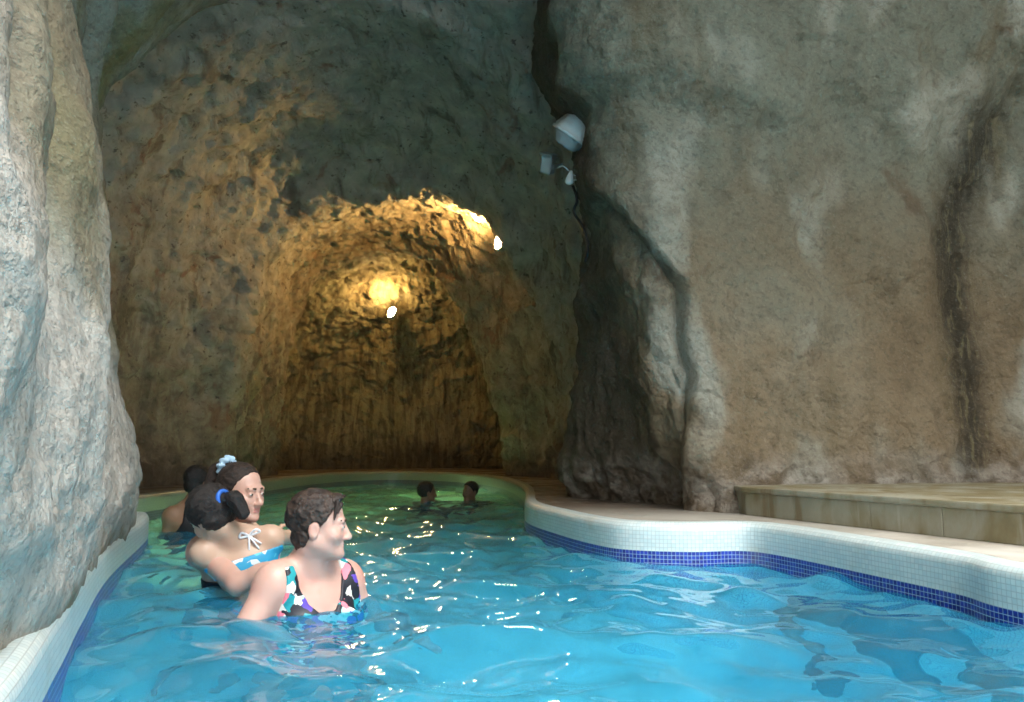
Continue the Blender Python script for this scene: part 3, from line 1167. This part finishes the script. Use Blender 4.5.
class Head:
    def __init__(s, c, fwd, up=(0, 0, 1), sc=1.0):
        s.c, s.R, s.s = np.array(c, float), basis(fwd, up), sc

    def w(s, x, y, z):
        return s.c + s.R @ (np.array([x, y, z]) * s.s)

    def local(s, x, y, z):
        d = (x - s.c[0], y - s.c[1], z - s.c[2])
        return [(d[0] * s.R[0, i] + d[1] * s.R[1, i] + d[2] * s.R[2, i]) / s.s for i in range(3)]

    def sculpt(s, B, fat=0.0):
        k, w, R = s.s, s.w, s.R

        def ell(c, r, kk=.015, sub=False):
            B.ell(w(*c), np.array(r) * k, R, kk * k, sub)

        def cone(a, b, ra, rb, kk=.012, sub=False):
            B.cone(w(*a), w(*b), ra * k, rb * k, kk * k, sub)
        ell((0, -.012, .035), (.073, .094, .084), .02)
        ell((0, .028, -.03), (.058 + fat * .01, .062, .078), .025)
        cone((0, .0, -.055), (0, .058, -.088), .05 + fat * .012, .022 + fat * .006, .02)
        for q in (-1, 1):
            cone((q * .050, -.008, -.050), (q * .014, .066, -.092), .014 + fat * .012, .013 + fat * .004, .025)
            ell((q * .040, .056, -.028), (.022 + fat * .006, .022, .022), .02)          # cheek
        cone((-.034, .078, .020), (.034, .078, .020), .011, .011, .014)                    # brow
        for q in (-1, 1):
            ell((q * .031, .096, .000), (.016, .013, .011), .012, True)                   # eye socket
            ell((q * .031, .0765, .000), (.0135, .0125, .0120), .004)                      # lids
        cone((0, .086, .006), (0, .104, -.034), .0075, .0115, .008)                        # nose
        ell((0, .104, -.036), (.0115, .0115, .0105), .006)
        for q in (-1, 1):
            ell((q * .0115, .095, -.040), (.0075, .010, .0075), .006)
        cone((-.017, .083, -.0595), (.017, .083, -.0595), .0055, .0055, .006)              # lips
        cone((-.015, .083, -.0700), (.015, .083, -.0700), .0062, .0062, .006)
        ell((0, .085, -.0648), (.020, .012, .0016), .003, True)
        ell((0, .078, -.096), (.016, .014, .014), .012)                                     # chin
        for q in (-1, 1):                                                                  # ears
            ell((q * .0745, -.012, -.010), (.009, .019, .031), .006)
            ell((q * .0830, -.008, -.006), (.005, .010, .017), .005, True)

    def base(s):
        return s.w(0, -.02, -.075)


def hand(B, wr, d, n, side, sc=1.0, curl=.5):
    d = unit(d)
    n = np.array(n, float)
    n = unit(n - d * (n @ d))
    sd = np.cross(d, n) * side
    R = np.stack([sd, d, n], 1)
    B.ell(wr + d * .048 * sc, np.array((.040, .052, .015)) * sc, R, .015)
    for q, L in ((.030, .070), (.010, .080), (-.011, .074), (-.030, .058)):
        a = wr + (d * .085 + sd * q) * sc
        b = a + (d * math.cos(curl * .5) - n * math.sin(curl * .5)) * L * .5 * sc + sd * q * .15 * sc
        c = b + (d * math.cos(curl * 1.3) - n * math.sin(curl * 1.3)) * L * .5 * sc
        B.cone(a, b, .0095 * sc, .0085 * sc, .006)
        B.cone(b, c, .0085 * sc, .0070 * sc, .004)
    a = wr + (d * .022 + sd * .030) * sc
    b = a + (d * .6 + sd * .75 - n * .2) * .042 * sc
    c = b + (d * .9 + sd * .25 - n * .3) * .032 * sc
    B.cone(a, b, .0125 * sc, .0100 * sc, .010)
    B.cone(b, c, .0100 * sc, .0080 * sc, .005)


def human(loc, label, j, head, skin, g=1.0, bust=1.0, limb=1.0, h=.0042, fat=0.0, male=False, hands=True, pad=.10, group=None):
    J = {k: np.array(v, float) for k, v in j.items()}
    pts = np.array(list(J.values()) + [head.c])
    lo, hi = pts.min(0) - .17 - pad * 0, pts.max(0) + .17
    B = Field(lo, hi, h)
    pel, neck = J['pelvis'], J['neck']
    t = unit(neck - pel)
    L = np.linalg.norm(neck - pel)
    lat = J['shR'] - J['shL']
    lat = unit(lat - t * (lat @ t))
    f = np.cross(t, lat)
    R = np.stack([lat, f, t], 1)
    at = lambda x, y, z: pel + lat * x + f * y + t * z
    q = L / .50
    sw = np.linalg.norm(J['shR'] - J['shL']) / 2
    B.ell(at(0, 0, .02 * q), (.158 * g * q, .112 * g * q, .12 * q), R, .04)
    B.ell(at(0, .005, .19 * q), (.130 * g * q, .096 * g * q, .15 * q), R, .05)
    B.ell(at(0, .0, .33 * q), (.145 * g * q, .103 * g * q, .14 * q), R, .05)
    B.ell(at(0, -.005, .42 * q), (.135 * g * q, .075 * g * q, .075 * q), R, .05)
    if bust > 0:
        for s_ in (-1, 1):
            B.ell(at(s_ * .068 * q, .075 * g * q, .315 * q), np.array((.062, .06, .06)) * bust * q, R, .035)
    for s_, nm in ((-1, 'L'), (1, 'R')):
        sh, el, wr = J['sh' + nm], J['el' + nm], J['wr' + nm]
        up = neck + t * .02 * q
        B.cone(up + lat * s_ * .02, sh * .8 + neck * .2 + t * .012, .050 * q, .042 * q, .04)       # trapezius
        B.cone(at(s_ * .075 * q, 0, .40 * q), sh - t * .01, .062 * q, .052 * q * limb, .04)
        B.ell(sh, np.array((.054, .052, .056)) * q * limb, R, .03)
        B.cone(sh, el, .047 * q * limb, .036 * q * limb, .03)
        B.cone(el, el * .55 + wr * .45, .037 * q * limb, .036 * q * limb, .02)
        B.cone(el * .6 + wr * .4, wr, .036 * q * limb, .0245 * q * limb, .02)
        if hands:
            d = J.get('hd' + nm, wr + (wr - el)) - wr
            n = J.get('hn' + nm, wr + np.array([0, 0, 1])) - wr
            hand(B, wr, d, n, 1 if nm == 'L' else -1, .95 * q * (1.06 if male else 1))
        hip, kn, an = J['hip' + nm], J['kn' + nm], J['an' + nm]
        B.cone(hip, kn, .088 * q * g, .056 * q, .05)
        B.ell(at(s_ * .07 * q, -.06 * q, -.02 * q), np.array((.085, .08, .09)) * q * g, R, .04)
        B.cone(kn, kn * .62 + an * .38, .054 * q, .054 * q, .03)
        B.cone(kn * .62 + an * .38, an, .054 * q, .036 * q, .03)
        toe = J['to' + nm]
        td = unit(toe - an)
        B.cone(an - td * .02 * q, an * .3 + toe * .7, .038 * q, .036 * q, .025)
        B.cone(an * .4 + toe * .6, toe, .036 * q, .024 * q, .02)
    hb = head.base()
    B.cone(neck - t * .01, hb, .056 * q * (.94 + .3 * fat), .050 * head.s * (1 + .2 * fat), .03)
    head.sculpt(B, fat)
    e = empty('person', tuple(loc))
    tag(e, label, 'person', group)
    V, Fq = B.mesh()
    raw('body', V - loc, Fq, skin, e)
    ctx = dict(B=B, e=e, loc=np.array(loc, float), J=J, at=at, pel=pel, R=R, L=L, q=q, head=head, sw=sw)
    return ctx


def garment(ctx, name, mat, region, thick=.005, limbs_off=True):
    """cloth that follows the body: the body's own surface pushed out and cut along the hems"""
    B = ctx['B']
    ax = [B.lo[k] + B.h * np.arange(B.n[k]) for k in range(3)]
    x, y, z = np.meshgrid(*ax, indexing='ij', sparse=True)
    d = [x - ctx['pel'][0], y - ctx['pel'][1], z - ctx['pel'][2]]
    R = ctx['R']
    X, Y, Z = [d[0] * R[0, i] + d[1] * R[1, i] + d[2] * R[2, i] for i in range(3)]
    f = np.maximum(B.f - thick, region(X, Y, Z).astype(np.float32))
    hc, hs = ctx['head'].w(0, 0, -.005), ctx['head'].s
    f = np.maximum(f, (.135 * hs - np.sqrt((x - hc[0]) ** 2 + (y - hc[1]) ** 2 + (z - hc[2]) ** 2)).astype(np.float32))
    V, Fq = nets(f, B.lo, B.h)
    return raw(name, V - ctx['loc'], Fq, mat, ctx['e'])


def head_shell(ctx, name, mat, fn, region, h=.0028, ext=.16, parent=None):
    """hair and features in the head's own frame: fn(x,y,z) distance cut by region(x,y,z)"""
    hd = ctx['head']
    lo = hd.c - ext * hd.s
    n = int(2 * ext * hd.s / h) + 1
    ax = [lo[k] + h * np.arange(n) for k in range(3)]
    g = np.meshgrid(*ax, indexing='ij')
    x, y, z = hd.local(*g)
    f = np.maximum(fn(x, y, z), region(x, y, z))
    V, Fq = nets(f, lo, h)
    return raw(name, V - ctx['loc'], Fq, mat, parent or ctx['e'])


def ellf(x, y, z, c, r):
    k0 = np.sqrt(((x - c[0]) / r[0]) ** 2 + ((y - c[1]) / r[1]) ** 2 + ((z - c[2]) / r[2]) ** 2)
    k1 = np.sqrt(((x - c[0]) / r[0] ** 2) ** 2 + ((y - c[1]) / r[1] ** 2) ** 2 + ((z - c[2]) / r[2] ** 2) ** 2) + 1e-6
    return k0 * (k0 - 1) / k1


def conef(x, y, z, a, b, ra, rb):
    a, b = np.array(a, float), np.array(b, float)
    v = b - a
    t = np.clip(((x - a[0]) * v[0] + (y - a[1]) * v[1] + (z - a[2]) * v[2]) / (v @ v), 0, 1)
    return np.sqrt((x - a[0] - t * v[0]) ** 2 + (y - a[1] - t * v[1]) ** 2 + (z - a[2] - t * v[2]) ** 2) - (ra + (rb - ra) * t)


def nz(x, y, z, s, k=3):
    return fbm(np.stack([x, y, z], -1) * s, k)


def hairline(z, zs=(-.12, -.085, -.05, -.01, .03, .06, .085, .105, .14), ys=(-.06, -.035, -.02, .004, .030, .048, .066, .085, .2)):
    return np.interp(z, zs, ys)


def ear_cut(x, y, z):
    """keeps the ears free"""
    return -ellf(np.abs(x), y, z, (.086, -.006, -.010), (.024, .022, .034))


def eyes(ctx, dark=(.03, .018, .010)):
    hd = ctx['head']
    for q in (-1, 1):
        e = head_shell(ctx, 'eye', M_EYE, lambda x, y, z: ellf(x, y, z, (q * .031, .0765, -.0005), (.0125, .0137, .0068)), lambda x, y, z: -y, h=.0018, ext=.11)
        head_shell(ctx, 'iris', M_IRIS, lambda x, y, z: ellf(x, y, z, (q * .031, .0775, -.0003), (.0078, .0142, .0066)), lambda x, y, z: -(y - .08), h=.0014, ext=.11, parent=e)
        head_shell(ctx, 'eyebrow', M_BROW, lambda x, y, z: conef(x, y, z, (q * .016, .0905, .0215), (q * .045, .078, .0235), .0046, .0028), lambda x, y, z: -y, h=.0018, ext=.12)


def lips(ctx, mat):
    head_shell(ctx, 'lips', mat, lambda x, y, z: np.minimum(conef(x, y, z, (-.015, .0845, -.0600), (.015, .0845, -.0600), .0052, .0052), conef(x, y, z, (-.013, .0845, -.0698), (.013, .0845, -.0698), .0058, .0058)), lambda x, y, z: .6 * (np.abs(z + .0648) * -1 + .0010), h=.0018, ext=.12)


M_SKIN1 = skin_mat('fair_pink_skin', (.59, .35, .285), .5)
M_SKIN2 = skin_mat('fair_skin', (.57, .345, .275), .35)
M_SKIN3 = skin_mat('light_tan_skin', (.53, .355, .26), .2)
M_SKIN4 = skin_mat('tanned_skin', (.38, .21, .13), .2)
M_SKIN5 = skin_mat('darkened_skin', (.20, .11, .07), .1)  # far bathers' silhouette shade put into the skin colour; swimmer darkened too
M_EYE = simple('eye_white', (.50, .46, .43), .25, .04)
M_IRIS = simple('dark_iris', (.03, .018, .012), .15)
M_BROW = simple('eyebrow_hair', (.06, .035, .022), .6)
M_LIP = simple('lip_skin', (.58, .25, .22), .4)
M_HAIR1 = hair_mat('short_brown_hair', (.014, .008, .006), (.062, .036, .025), 34, (1, 1, .55))
M_HAIR2 = hair_mat('dark_brown_hair', (.010, .006, .005), (.045, .026, .018), 70, (1, .25, 1))
M_HAIR3 = hair_mat('black_hair', (.006, .005, .006), (.028, .020, .017), 80, (1, .3, 1))
M_FLORAL = floral_mat()
M_BAND = band_mat()
M_BLACK = simple('black_swim_fabric', (.010, .010, .012), .6)
M_NAVY = simple('dark_swim_fabric', (.015, .018, .028), .6)
M_SCRUN = simple('pale_blue_cloth', (.42, .60, .80), .7, .35, 60, .6, 70)
M_TIE = simple('blue_elastic', (.03, .14, .55), .5)
M_STRING = simple('white_cord', (.78, .80, .84), .6)

V3 = lambda *a: np.array(a, float)


def legs(pel, R, q=1.0, floor=FLOOR_Z, kn_f=.03, spread=.09):
    """standing legs under the pelvis"""
    lat, f = R
    out = {}
    for s_, nm in ((-1, 'L'), (1, 'R')):
        hip = pel + lat * s_ * spread * q - V3(0, 0, .05)
        an = V3(hip[0], hip[1], floor + .06) + lat * s_ * .03
        kn = (hip + an) / 2 + f * kn_f
        out['hip' + nm], out['kn' + nm], out['an' + nm] = hip, kn, an
        out['to' + nm] = an + f * .17 * q + lat * s_ * .02 - V3(0, 0, .035)
    return out


# ---- woman in the floral swimsuit, nearest the camera
def woman_front():
    f = unit((.50, -.86, 0))
    lat = V3(f[1], -f[0], 0)
    hd = Head(P(319, 526, 2.66), (1, .16, -.03), (-.05, 0, 1), .925)
    neck = P(309, 569, 2.70)
    pel = neck + V3(-.01, .05, -.50)
    shR, shL = P(275, 583, 2.60), P(344, 580, 2.80)
    j = dict(neck=neck, pelvis=pel, shR=shR, shL=shL,
             elR=P(242, 636, 2.52), wrR=P(303, 664, 2.42) + V3(0, 0, -.01), hdR=P(303, 664, 2.42) + V3(.1, .02, -.02), hnR=P(303, 664, 2.42) + V3(0, -.2, 1),
             elL=shL + V3(.11, .06, -.235), wrL=shL + V3(.23, -.05, -.35), hdL=shL + V3(.33, -.10, -.38), hnL=shL + V3(.23, -.05, .6))
    j.update(legs(pel, (lat, f)))
    loc = V3(pel[0], pel[1], FLOOR_Z)
    c = human(loc, 'person with short brown hair in a floral swimsuit looking right, chest deep in the water', j, hd, M_SKIN1, g=1.12, bust=1.12, limb=1.12, fat=.5)
    L = c['L']

    def reg(X, Y, Z):
        a = np.abs(X)
        fr = np.interp(a, [0, .03, .06, .084, .092, .126, .136, .155, .2], [L - .125, L - .115, L - .085, L - .03, L + .035, L + .035, L - .04, L - .13, L - .15])
        bk = np.interp(a, [0, .05, .082, .09, .126, .138, .155, .2], [L - .30, L - .27, L - .1, L + .035, L + .035, L - .06, L - .2, L - .24])
        top = np.where(Y > 0, fr, bk)
        return np.maximum(np.maximum((Z - top) * .35, a - .172), -(Z + .10 - .6 * np.maximum(a - .06, 0)))
    garment(c, 'swimsuit', M_FLORAL, reg, .006)

    def hair(x, y, z):
        n = nz(x, y, z, 34, 3)
        d = ellf(x, y, z, (0, -.016, .040), (.083, .103, .092))
        d = np.minimum(d, ellf(x, y, z, (0, -.040, -.030), (.064, .054, .066)))
        d = np.minimum(d, ellf(x, y, z, (0, .055, .085), (.055, .04, .032)))
        return d - .005 * n - .003 * nz(x, y, z, 110, 2)

    def reg(x, y, z):
        return np.maximum((y - hairline(z) - .006 * nz(x, y, z, 60, 2)) * .7, np.maximum(ear_cut(x, y, z), -(z + .085)))
    head_shell(c, 'hair', M_HAIR1, hair, reg)
    # lock falling over the temple
    head_shell(c, 'hair_lock', M_HAIR1, lambda x, y, z: np.minimum(conef(x, y, z, (.052, .062, .088), (.066, .055, .028), .010, .003), conef(x, y, z, (.045, .075, .08), (.060, .066, .05), .008, .003)), lambda x, y, z: z * 0 - 1)
    eyes(c)
    lips(c, M_LIP)
    return c


# ---- young woman with the ponytail, holding the girl
def woman_behind():
    hd = Head(P(241, 493, 3.17), (.90, -.42, -.03), (-.03, 0, 1), .96)
    f = unit((.60, -.80, 0))
    lat = V3(f[1], -f[0], 0)
    neck = P(236, 537, 3.24)
    pel = neck + V3(0, .06, -.50)
    shR, shL = P(203, 551, 3.09), P(262, 553, 3.38)
    wr = P(294, 562, 2.84)
    wl = neck + V3(.10, -.22, -.20)
    j = dict(neck=neck, pelvis=pel, shR=shR, shL=shL, elR=P(238, 584, 2.86), wrR=wr, hdR=wr + V3(.10, .02, .02), hnR=wr + V3(0, -1, .2),
             elL=shL + V3(.10, -.12, -.22), wrL=wl, hdL=wl + V3(-.1, -.02, 0), hnL=wl + V3(0, -1, 0))
    j.update(legs(pel, (lat, f)))
    loc = V3(pel[0], pel[1], FLOOR_Z)
    c = human(loc, 'person with a pale blue hair tie holding a child and looking right past the camera', j, hd, M_SKIN2, g=.95, bust=.95)
    L = c['L']
    garment(c, 'swimsuit', M_NAVY, lambda X, Y, Z: np.maximum(np.maximum(Z - (L - .14), np.abs(X) - .16), -(Z + .10 - .6 * np.maximum(np.abs(X) - .06, 0))), .006)

    def hair(x, y, z):
        d = ellf(x, y, z, (0, -.016, .037), (.078, .099, .090))
        d = np.minimum(d, ellf(x, y, z, (0, -.055, -.03), (.055, .045, .055)))
        return d - .0025 * nz(x, y * .4, z, 70, 2)

    def reg(x, y, z):
        return np.maximum((y - hairline(z) + .004 - .005 * nz(x, y, z, 45, 2)) * .7, np.maximum(ear_cut(x, y, z), -(z + .065)))
    hr = head_shell(c, 'hair', M_HAIR2, hair, reg)

    def tail(x, y, z):
        d = conef(x, y, z, (0, -.085, .105), (0, -.130, .085), .026, .036)
        d = np.minimum(d, conef(x, y, z, (0, -.130, .085), (.01, -.158, .01), .036, .034))
        d = np.minimum(d, conef(x, y, z, (.01, -.158, .01), (.01, -.150, -.08), .034, .014))
        return d - .006 * nz(x, y, z * .3, 50, 2)
    head_shell(c, 'ponytail', M_HAIR2, tail, lambda x, y, z: z * 0 - 1, ext=.22, h=.0035)

    def scr(x, y, z):
        # ruffled ring round the tail
        a = V3(0, -.088, .108)
        ax = unit((0, -.75, .35))
        px, py, pz = x - a[0], y - a[1], z - a[2]
        t = px * ax[0] + py * ax[1] + pz * ax[2]
        r = np.sqrt(np.maximum(px ** 2 + py ** 2 + pz ** 2 - t ** 2, 0))
        ang = np.arctan2(px, pz)
        return np.sqrt((r - .030) ** 2 + (t * .9) ** 2) - .0135 - .004 * np.sin(ang * 9) - .004 * nz(x, y, z, 60, 2)
    head_shell(c, 'hair_tie', M_SCRUN, scr, lambda x, y, z: z * 0 - 1, ext=.2)
    eyes(c)
    lips(c, M_LIP)
    return c


# ---- girl hugging her, seen from the back
def girl():
    hd = Head(P(212, 515, 2.99), (-.70, .50, -.42), (-.10, -.30, .95), .90)
    neck = P(240, 541, 3.03)
    shL, shR = P(203, 553, 2.98), P(272, 538, 3.06)
    pel = V3(neck[0] + .11, 3.05, neck[2] - .39)
    lat = unit(shR - shL)
    f = V3(-.15, .98, 0)
    wl, wr = V3(-.98, 3.33, .165), V3(-1.02, 3.36, .17)
    j = dict(neck=neck, pelvis=pel, shL=shL, shR=shR, elL=shL + V3(-.045, .20, -.01), wrL=wl, hdL=wl + V3(.08, .03, 0), hnL=wl + V3(0, 1, .2),
             elR=shR + V3(.01, .20, -.02), wrR=wr, hdR=wr + V3(-.1, .02, 0), hnR=wr + V3(0, 1, .2))
    for s_, nm in ((-1, 'L'), (1, 'R')):
        hip = pel + V3(s_ * .07, .02, -.04)
        kn = hip + V3(s_ * .10, .20, -.22)
        an = kn + V3(-s_ * .02, -.10, -.30)
        j.update({'hip' + nm: hip, 'kn' + nm: kn, 'an' + nm: an, 'to' + nm: an + V3(0, .10, -.10)})
    loc = V3(pel[0], pel[1], FLOOR_Z)
    c = human(loc, 'person in a blue flowered bikini top seen from the back, head bowed on another\'s shoulder', j, hd, M_SKIN3, g=.84, bust=0, limb=.88, h=.0045)
    L = c['L']
    garment(c, 'bikini_top', M_BAND, lambda X, Y, Z: np.maximum(np.abs(Z - (L - .085)) - .028, np.abs(X) - .142), .005)
    garment(c, 'bikini_bottom', M_BAND, lambda X, Y, Z: np.maximum(Z - .05, -(Z + .06 - .7 * np.maximum(np.abs(X) - .03, 0))), .005)
    # loops and tails of the bow at the nape
    b = c['at'](.035, -.052, L + .012) - loc
    for k, (u, v, s_) in enumerate(((-.022, .018, 1), (.026, .016, 1))):
        tube('bow_loop', [b, b + c['R'] @ V3(u, -.012, v), b + c['R'] @ V3(u * 1.5, -.010, v * .2), b], .0042, M_STRING, c['e'], n=24, seg=8)
    for u, v in ((-.012, -.050), (.022, -.056), (.034, -.040)):
        tube('bow_tail', [b, b + c['R'] @ V3(u * .5, -.008, v * .5), b + c['R'] @ V3(u, -.004, v)], .0036, M_STRING, c['e'], n=16, seg=8)
    tube('neck_string', [b, b + c['R'] @ V3(-.03, -.0, .004), b + c['R'] @ V3(-.06, .03, .006)], .0032, M_STRING, c['e'], n=16, seg=8)

    def hair(x, y, z):
        d = ellf(x, y, z, (0, -.014, .032), (.090, .104, .098))
        d = np.minimum(d, ellf(x, y, z, (0, -.035, -.015), (.086, .060, .062)))
        return d - .004 * nz(x, y * .4, z, 60, 2)

    def reg(x, y, z):
        return np.maximum((y - hairline(z) - .018) * .7, -(z + .070))
    head_shell(c, 'hair', M_HAIR3, hair, reg)

    def tail(x, y, z):
        d = conef(x, y, z, (.0, -.105, .030), (.01, -.150, .0), .022, .034)
        d = np.minimum(d, conef(x, y, z, (.01, -.150, .0), (.012, -.145, -.065), .036, .026))
        return d - .006 * nz(x, y, z * .4, 50, 2)
    head_shell(c, 'ponytail', M_HAIR3, tail, lambda x, y, z: z * 0 - 1, ext=.21, h=.0035)

    def tie(x, y, z):
        a = V3(0, -.108, .030)
        ax = unit((0, -.8, -.3))
        px, py, pz = x - a[0], y - a[1], z - a[2]
        t = px * ax[0] + py * ax[1] + pz * ax[2]
        r = np.sqrt(np.maximum(px ** 2 + py ** 2 + pz ** 2 - t ** 2, 0))
        return np.sqrt((r - .027) ** 2 + t ** 2) - .009
    head_shell(c, 'hair_tie', M_TIE, tie, lambda x, y, z: z * 0 - 1, ext=.2)
    eyes(c)
    lips(c, M_LIP)
    return c


# ---- bather in black further in, by the left rock
def back_bather():
    hd = Head(P(198, 482, 5.05), (.35, .9, .0), (0, 0, 1), .84)
    neck = P(194, 506, 5.04)
    shL, shR = P(172, 516, 5.0), P(211, 513, 5.12)
    pel = neck + V3(.0, .06, -.46)
    lat = unit(V3(*(shR - shL)[:2], 0))
    f = V3(-lat[1], lat[0], 0)
    j = dict(neck=neck, pelvis=pel, shL=shL, shR=shR, elL=shL + V3(-.06, .03, -.23), wrL=shL + V3(.02, .2, -.33), elR=shR + V3(.07, .03, -.24), wrR=shR + V3(.0, .22, -.33))
    j.update(legs(pel, (lat, f), .95))
    loc = V3(pel[0], pel[1], FLOOR_Z)
    c = human(loc, 'person with dark hair in a black swimsuit seen from behind beside the left rock', j, hd, M_SKIN4, g=.92, bust=.8, h=.006)
    L = c['L']

    def reg(X, Y, Z):
        a = np.abs(X)
        top = np.interp(a, [0, .03, .055, .08, .12, .2], [L - .02, L - .02, L + .03, L - .08, L - .15, L - .17])
        return np.maximum((Z - top) * .4, np.maximum(a - .155, -(Z + .1 - .6 * np.maximum(a - .06, 0))))
    garment(c, 'swimsuit', M_BLACK, reg, .007)
    head_shell(c, 'hair', M_HAIR3, lambda x, y, z: np.minimum(ellf(x, y, z, (0, -.016, .036), (.083, .102, .092)), ellf(x, y, z, (0, -.06, -.02), (.062, .055, .06))) - .004 * nz(x, y, z, 50, 2),
               lambda x, y, z: np.maximum((y - hairline(z)) * .7, np.maximum(ear_cut(x, y, z), -(z + .08))), h=.004)


# ---- two heads far in
def far_bather(px, py, d, fwd, label, sc, seed):
    c0 = P(px, py, d)
    hd = Head(c0, fwd, (0, 0, 1), sc)
    f = unit((fwd[0], fwd[1], 0))
    lat = V3(f[1], -f[0], 0)
    neck = c0 + V3(0, 0, -.175) - f * .02
    pel = neck - V3(0, 0, .48) - f * .10
    j = dict(neck=neck, pelvis=pel, shL=neck - lat * .18 - V3(0, 0, .05), shR=neck + lat * .18 - V3(0, 0, .05))
    for s_, nm in ((-1, 'L'), (1, 'R')):
        sh = j['sh' + nm]
        j['el' + nm] = sh + lat * s_ * .13 + f * .10 - V3(0, 0, .22)
        j['wr' + nm] = j['el' + nm] + f * .22 + lat * s_ * .02 + V3(0, 0, .02)
        hip = pel + lat * s_ * .09 - V3(0, 0, .04)
        an = hip + f * .14 + lat * s_ * .05
        an[2] = FLOOR_Z + .06
        j['hip' + nm], j['an' + nm] = hip, an
        j['kn' + nm] = (hip + an) / 2 + f * .26 + lat * s_ * .05
        j['to' + nm] = an + f * .17 - V3(0, 0, .035)
    loc = V3(pel[0], pel[1], FLOOR_Z)
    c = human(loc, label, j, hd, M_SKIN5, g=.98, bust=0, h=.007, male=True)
    garment(c, 'swim_shorts', M_NAVY, lambda X, Y, Z: np.maximum(Z - .08, -(Z + .10)), .008)
    head_shell(c, 'hair', M_HAIR3, lambda x, y, z: ellf(x, y, z, (0, -.016, .038), (.082, .101, .092)) - .005 * nz(x, y, z, 40, 2),
               lambda x, y, z: np.maximum((y - hairline(z)) * .7, np.maximum(ear_cut(x, y, z), -(z + .06))), h=.004)


# ---- swimmer under the surface by the right edge
def swimmer():
    hd = Head((1.12, 3.10, -.24), (0, .55, -.85), (0, .85, .55), .95)
    neck, pel = V3(1.13, 2.96, -.16), V3(1.21, 2.58, -.15)
    j = dict(neck=neck, pelvis=pel, shL=neck + V3(-.155, -.04, -.01), shR=neck + V3(.145, -.04, -.01))
    for s_, nm in ((-1, 'L'), (1, 'R')):
        sh = j['sh' + nm]
        j['el' + nm] = sh + V3(s_ * .03, -.16, -.20)
        j['wr' + nm] = sh + V3(s_ * .0, -.32, -.34)
        j['hip' + nm] = pel + V3(s_ * .085, -.05, 0)
        j['kn' + nm] = pel + V3(s_ * .12 + .02, -.30, -.22 + .03 * s_)
        j['an' + nm] = pel + V3(s_ * .10 + .05, -.60, -.12 - .06 * s_)
        j['to' + nm] = j['an' + nm] + V3(0, -.16, -.04)
    loc = V3(1.14, 2.6, FLOOR_Z)
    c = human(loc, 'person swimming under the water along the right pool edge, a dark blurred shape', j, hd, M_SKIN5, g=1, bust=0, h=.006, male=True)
    garment(c, 'swim_shorts', M_BLACK, lambda X, Y, Z: np.maximum(Z - .12, -(Z + .26)), .010)
    head_shell(c, 'hair', M_HAIR3, lambda x, y, z: ellf(x, y, z, (0, -.016, .038), (.086, .105, .096)) - .004 * nz(x, y, z, 40, 2),
               lambda x, y, z: np.maximum((y - hairline(z)) * .7, np.maximum(ear_cut(x, y, z), -(z + .06))), h=.004)


woman_front()
woman_behind()
girl()
back_bather()
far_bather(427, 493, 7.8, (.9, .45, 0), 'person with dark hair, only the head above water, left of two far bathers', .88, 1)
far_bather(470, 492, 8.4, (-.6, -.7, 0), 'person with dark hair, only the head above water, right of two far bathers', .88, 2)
swimmer()


# ------------------------------------------------------------------ daylight
w = bpy.data.worlds.new('world')
S.world = w
w.use_nodes = True
nt = w.node_tree
bg = nt.nodes['Background']
tc = nt.nodes.new('ShaderNodeTexCoord')
sp = nt.nodes.new('ShaderNodeSeparateXYZ')
nt.links.new(tc.outputs['Generated'], sp.inputs[0])
rp = nt.nodes.new('ShaderNodeValToRGB')
rp.color_ramp.elements[0].position = .46
rp.color_ramp.elements[0].color = (.30, .32, .30, 1)
rp.color_ramp.elements[1].position = .53
rp.color_ramp.elements[1].color = (.87, .93, .94, 1)
mr = nt.nodes.new('ShaderNodeMapRange')
mr.inputs[1].default_value = -1
mr.inputs[2].default_value = 1
nt.links.new(sp.outputs[2], mr.inputs[0])
nt.links.new(mr.outputs[0], rp.inputs[0])
nt.links.new(rp.outputs[0], bg.inputs[0])
bg.inputs[1].default_value = 3.0

# added lights without fixtures under the inner pool, for its greenish glow
for q, e_ in (((-2.3, 6.1, -.5), 16), ((-.9, 10.6, -.5), 24), ((-1.9, 8.4, -.6), 8)):
    ul = bpy.data.lights.new('underwater_fill', 'POINT')
    ul.energy = e_
    ul.color = (.95, 1.0, .38)
    ul.shadow_soft_size = .12
    uo = bpy.data.objects.new('underwater_fill', ul)
    COL.objects.link(uo)
    uo.location = q

su = bpy.data.lights.new('hazy_sun', 'SUN')
su.energy = 6.0
su.angle = math.radians(35)
su.color = (1.0, .97, .92)
so = bpy.data.objects.new('hazy_sun', su)
COL.objects.link(so)
so.location = (4, -4, 8)
so.rotation_euler = Vector((-.25, .42, -.87)).to_track_quat('-Z', 'Y').to_euler()

# ------------------------------------------------------------------ view
S.view_settings.view_transform = 'Standard'
S.view_settings.look = 'None'
S.view_settings.gamma = 1
S.view_settings.use_curve_mapping = False
S.view_settings.exposure = 0.0
S.cycles.max_bounces = 14
S.cycles.transmission_bounces = 10
S.cycles.transparent_max_bounces = 8
S.cycles.caustics_refractive = True
S.cycles.caustics_reflective = True
S.cycles.blur_glossy = .5
S.cycles.sample_clamp_indirect = 6.0
S.cycles.use_denoising = True
S.cycles.denoising_prefilter = 'FAST'
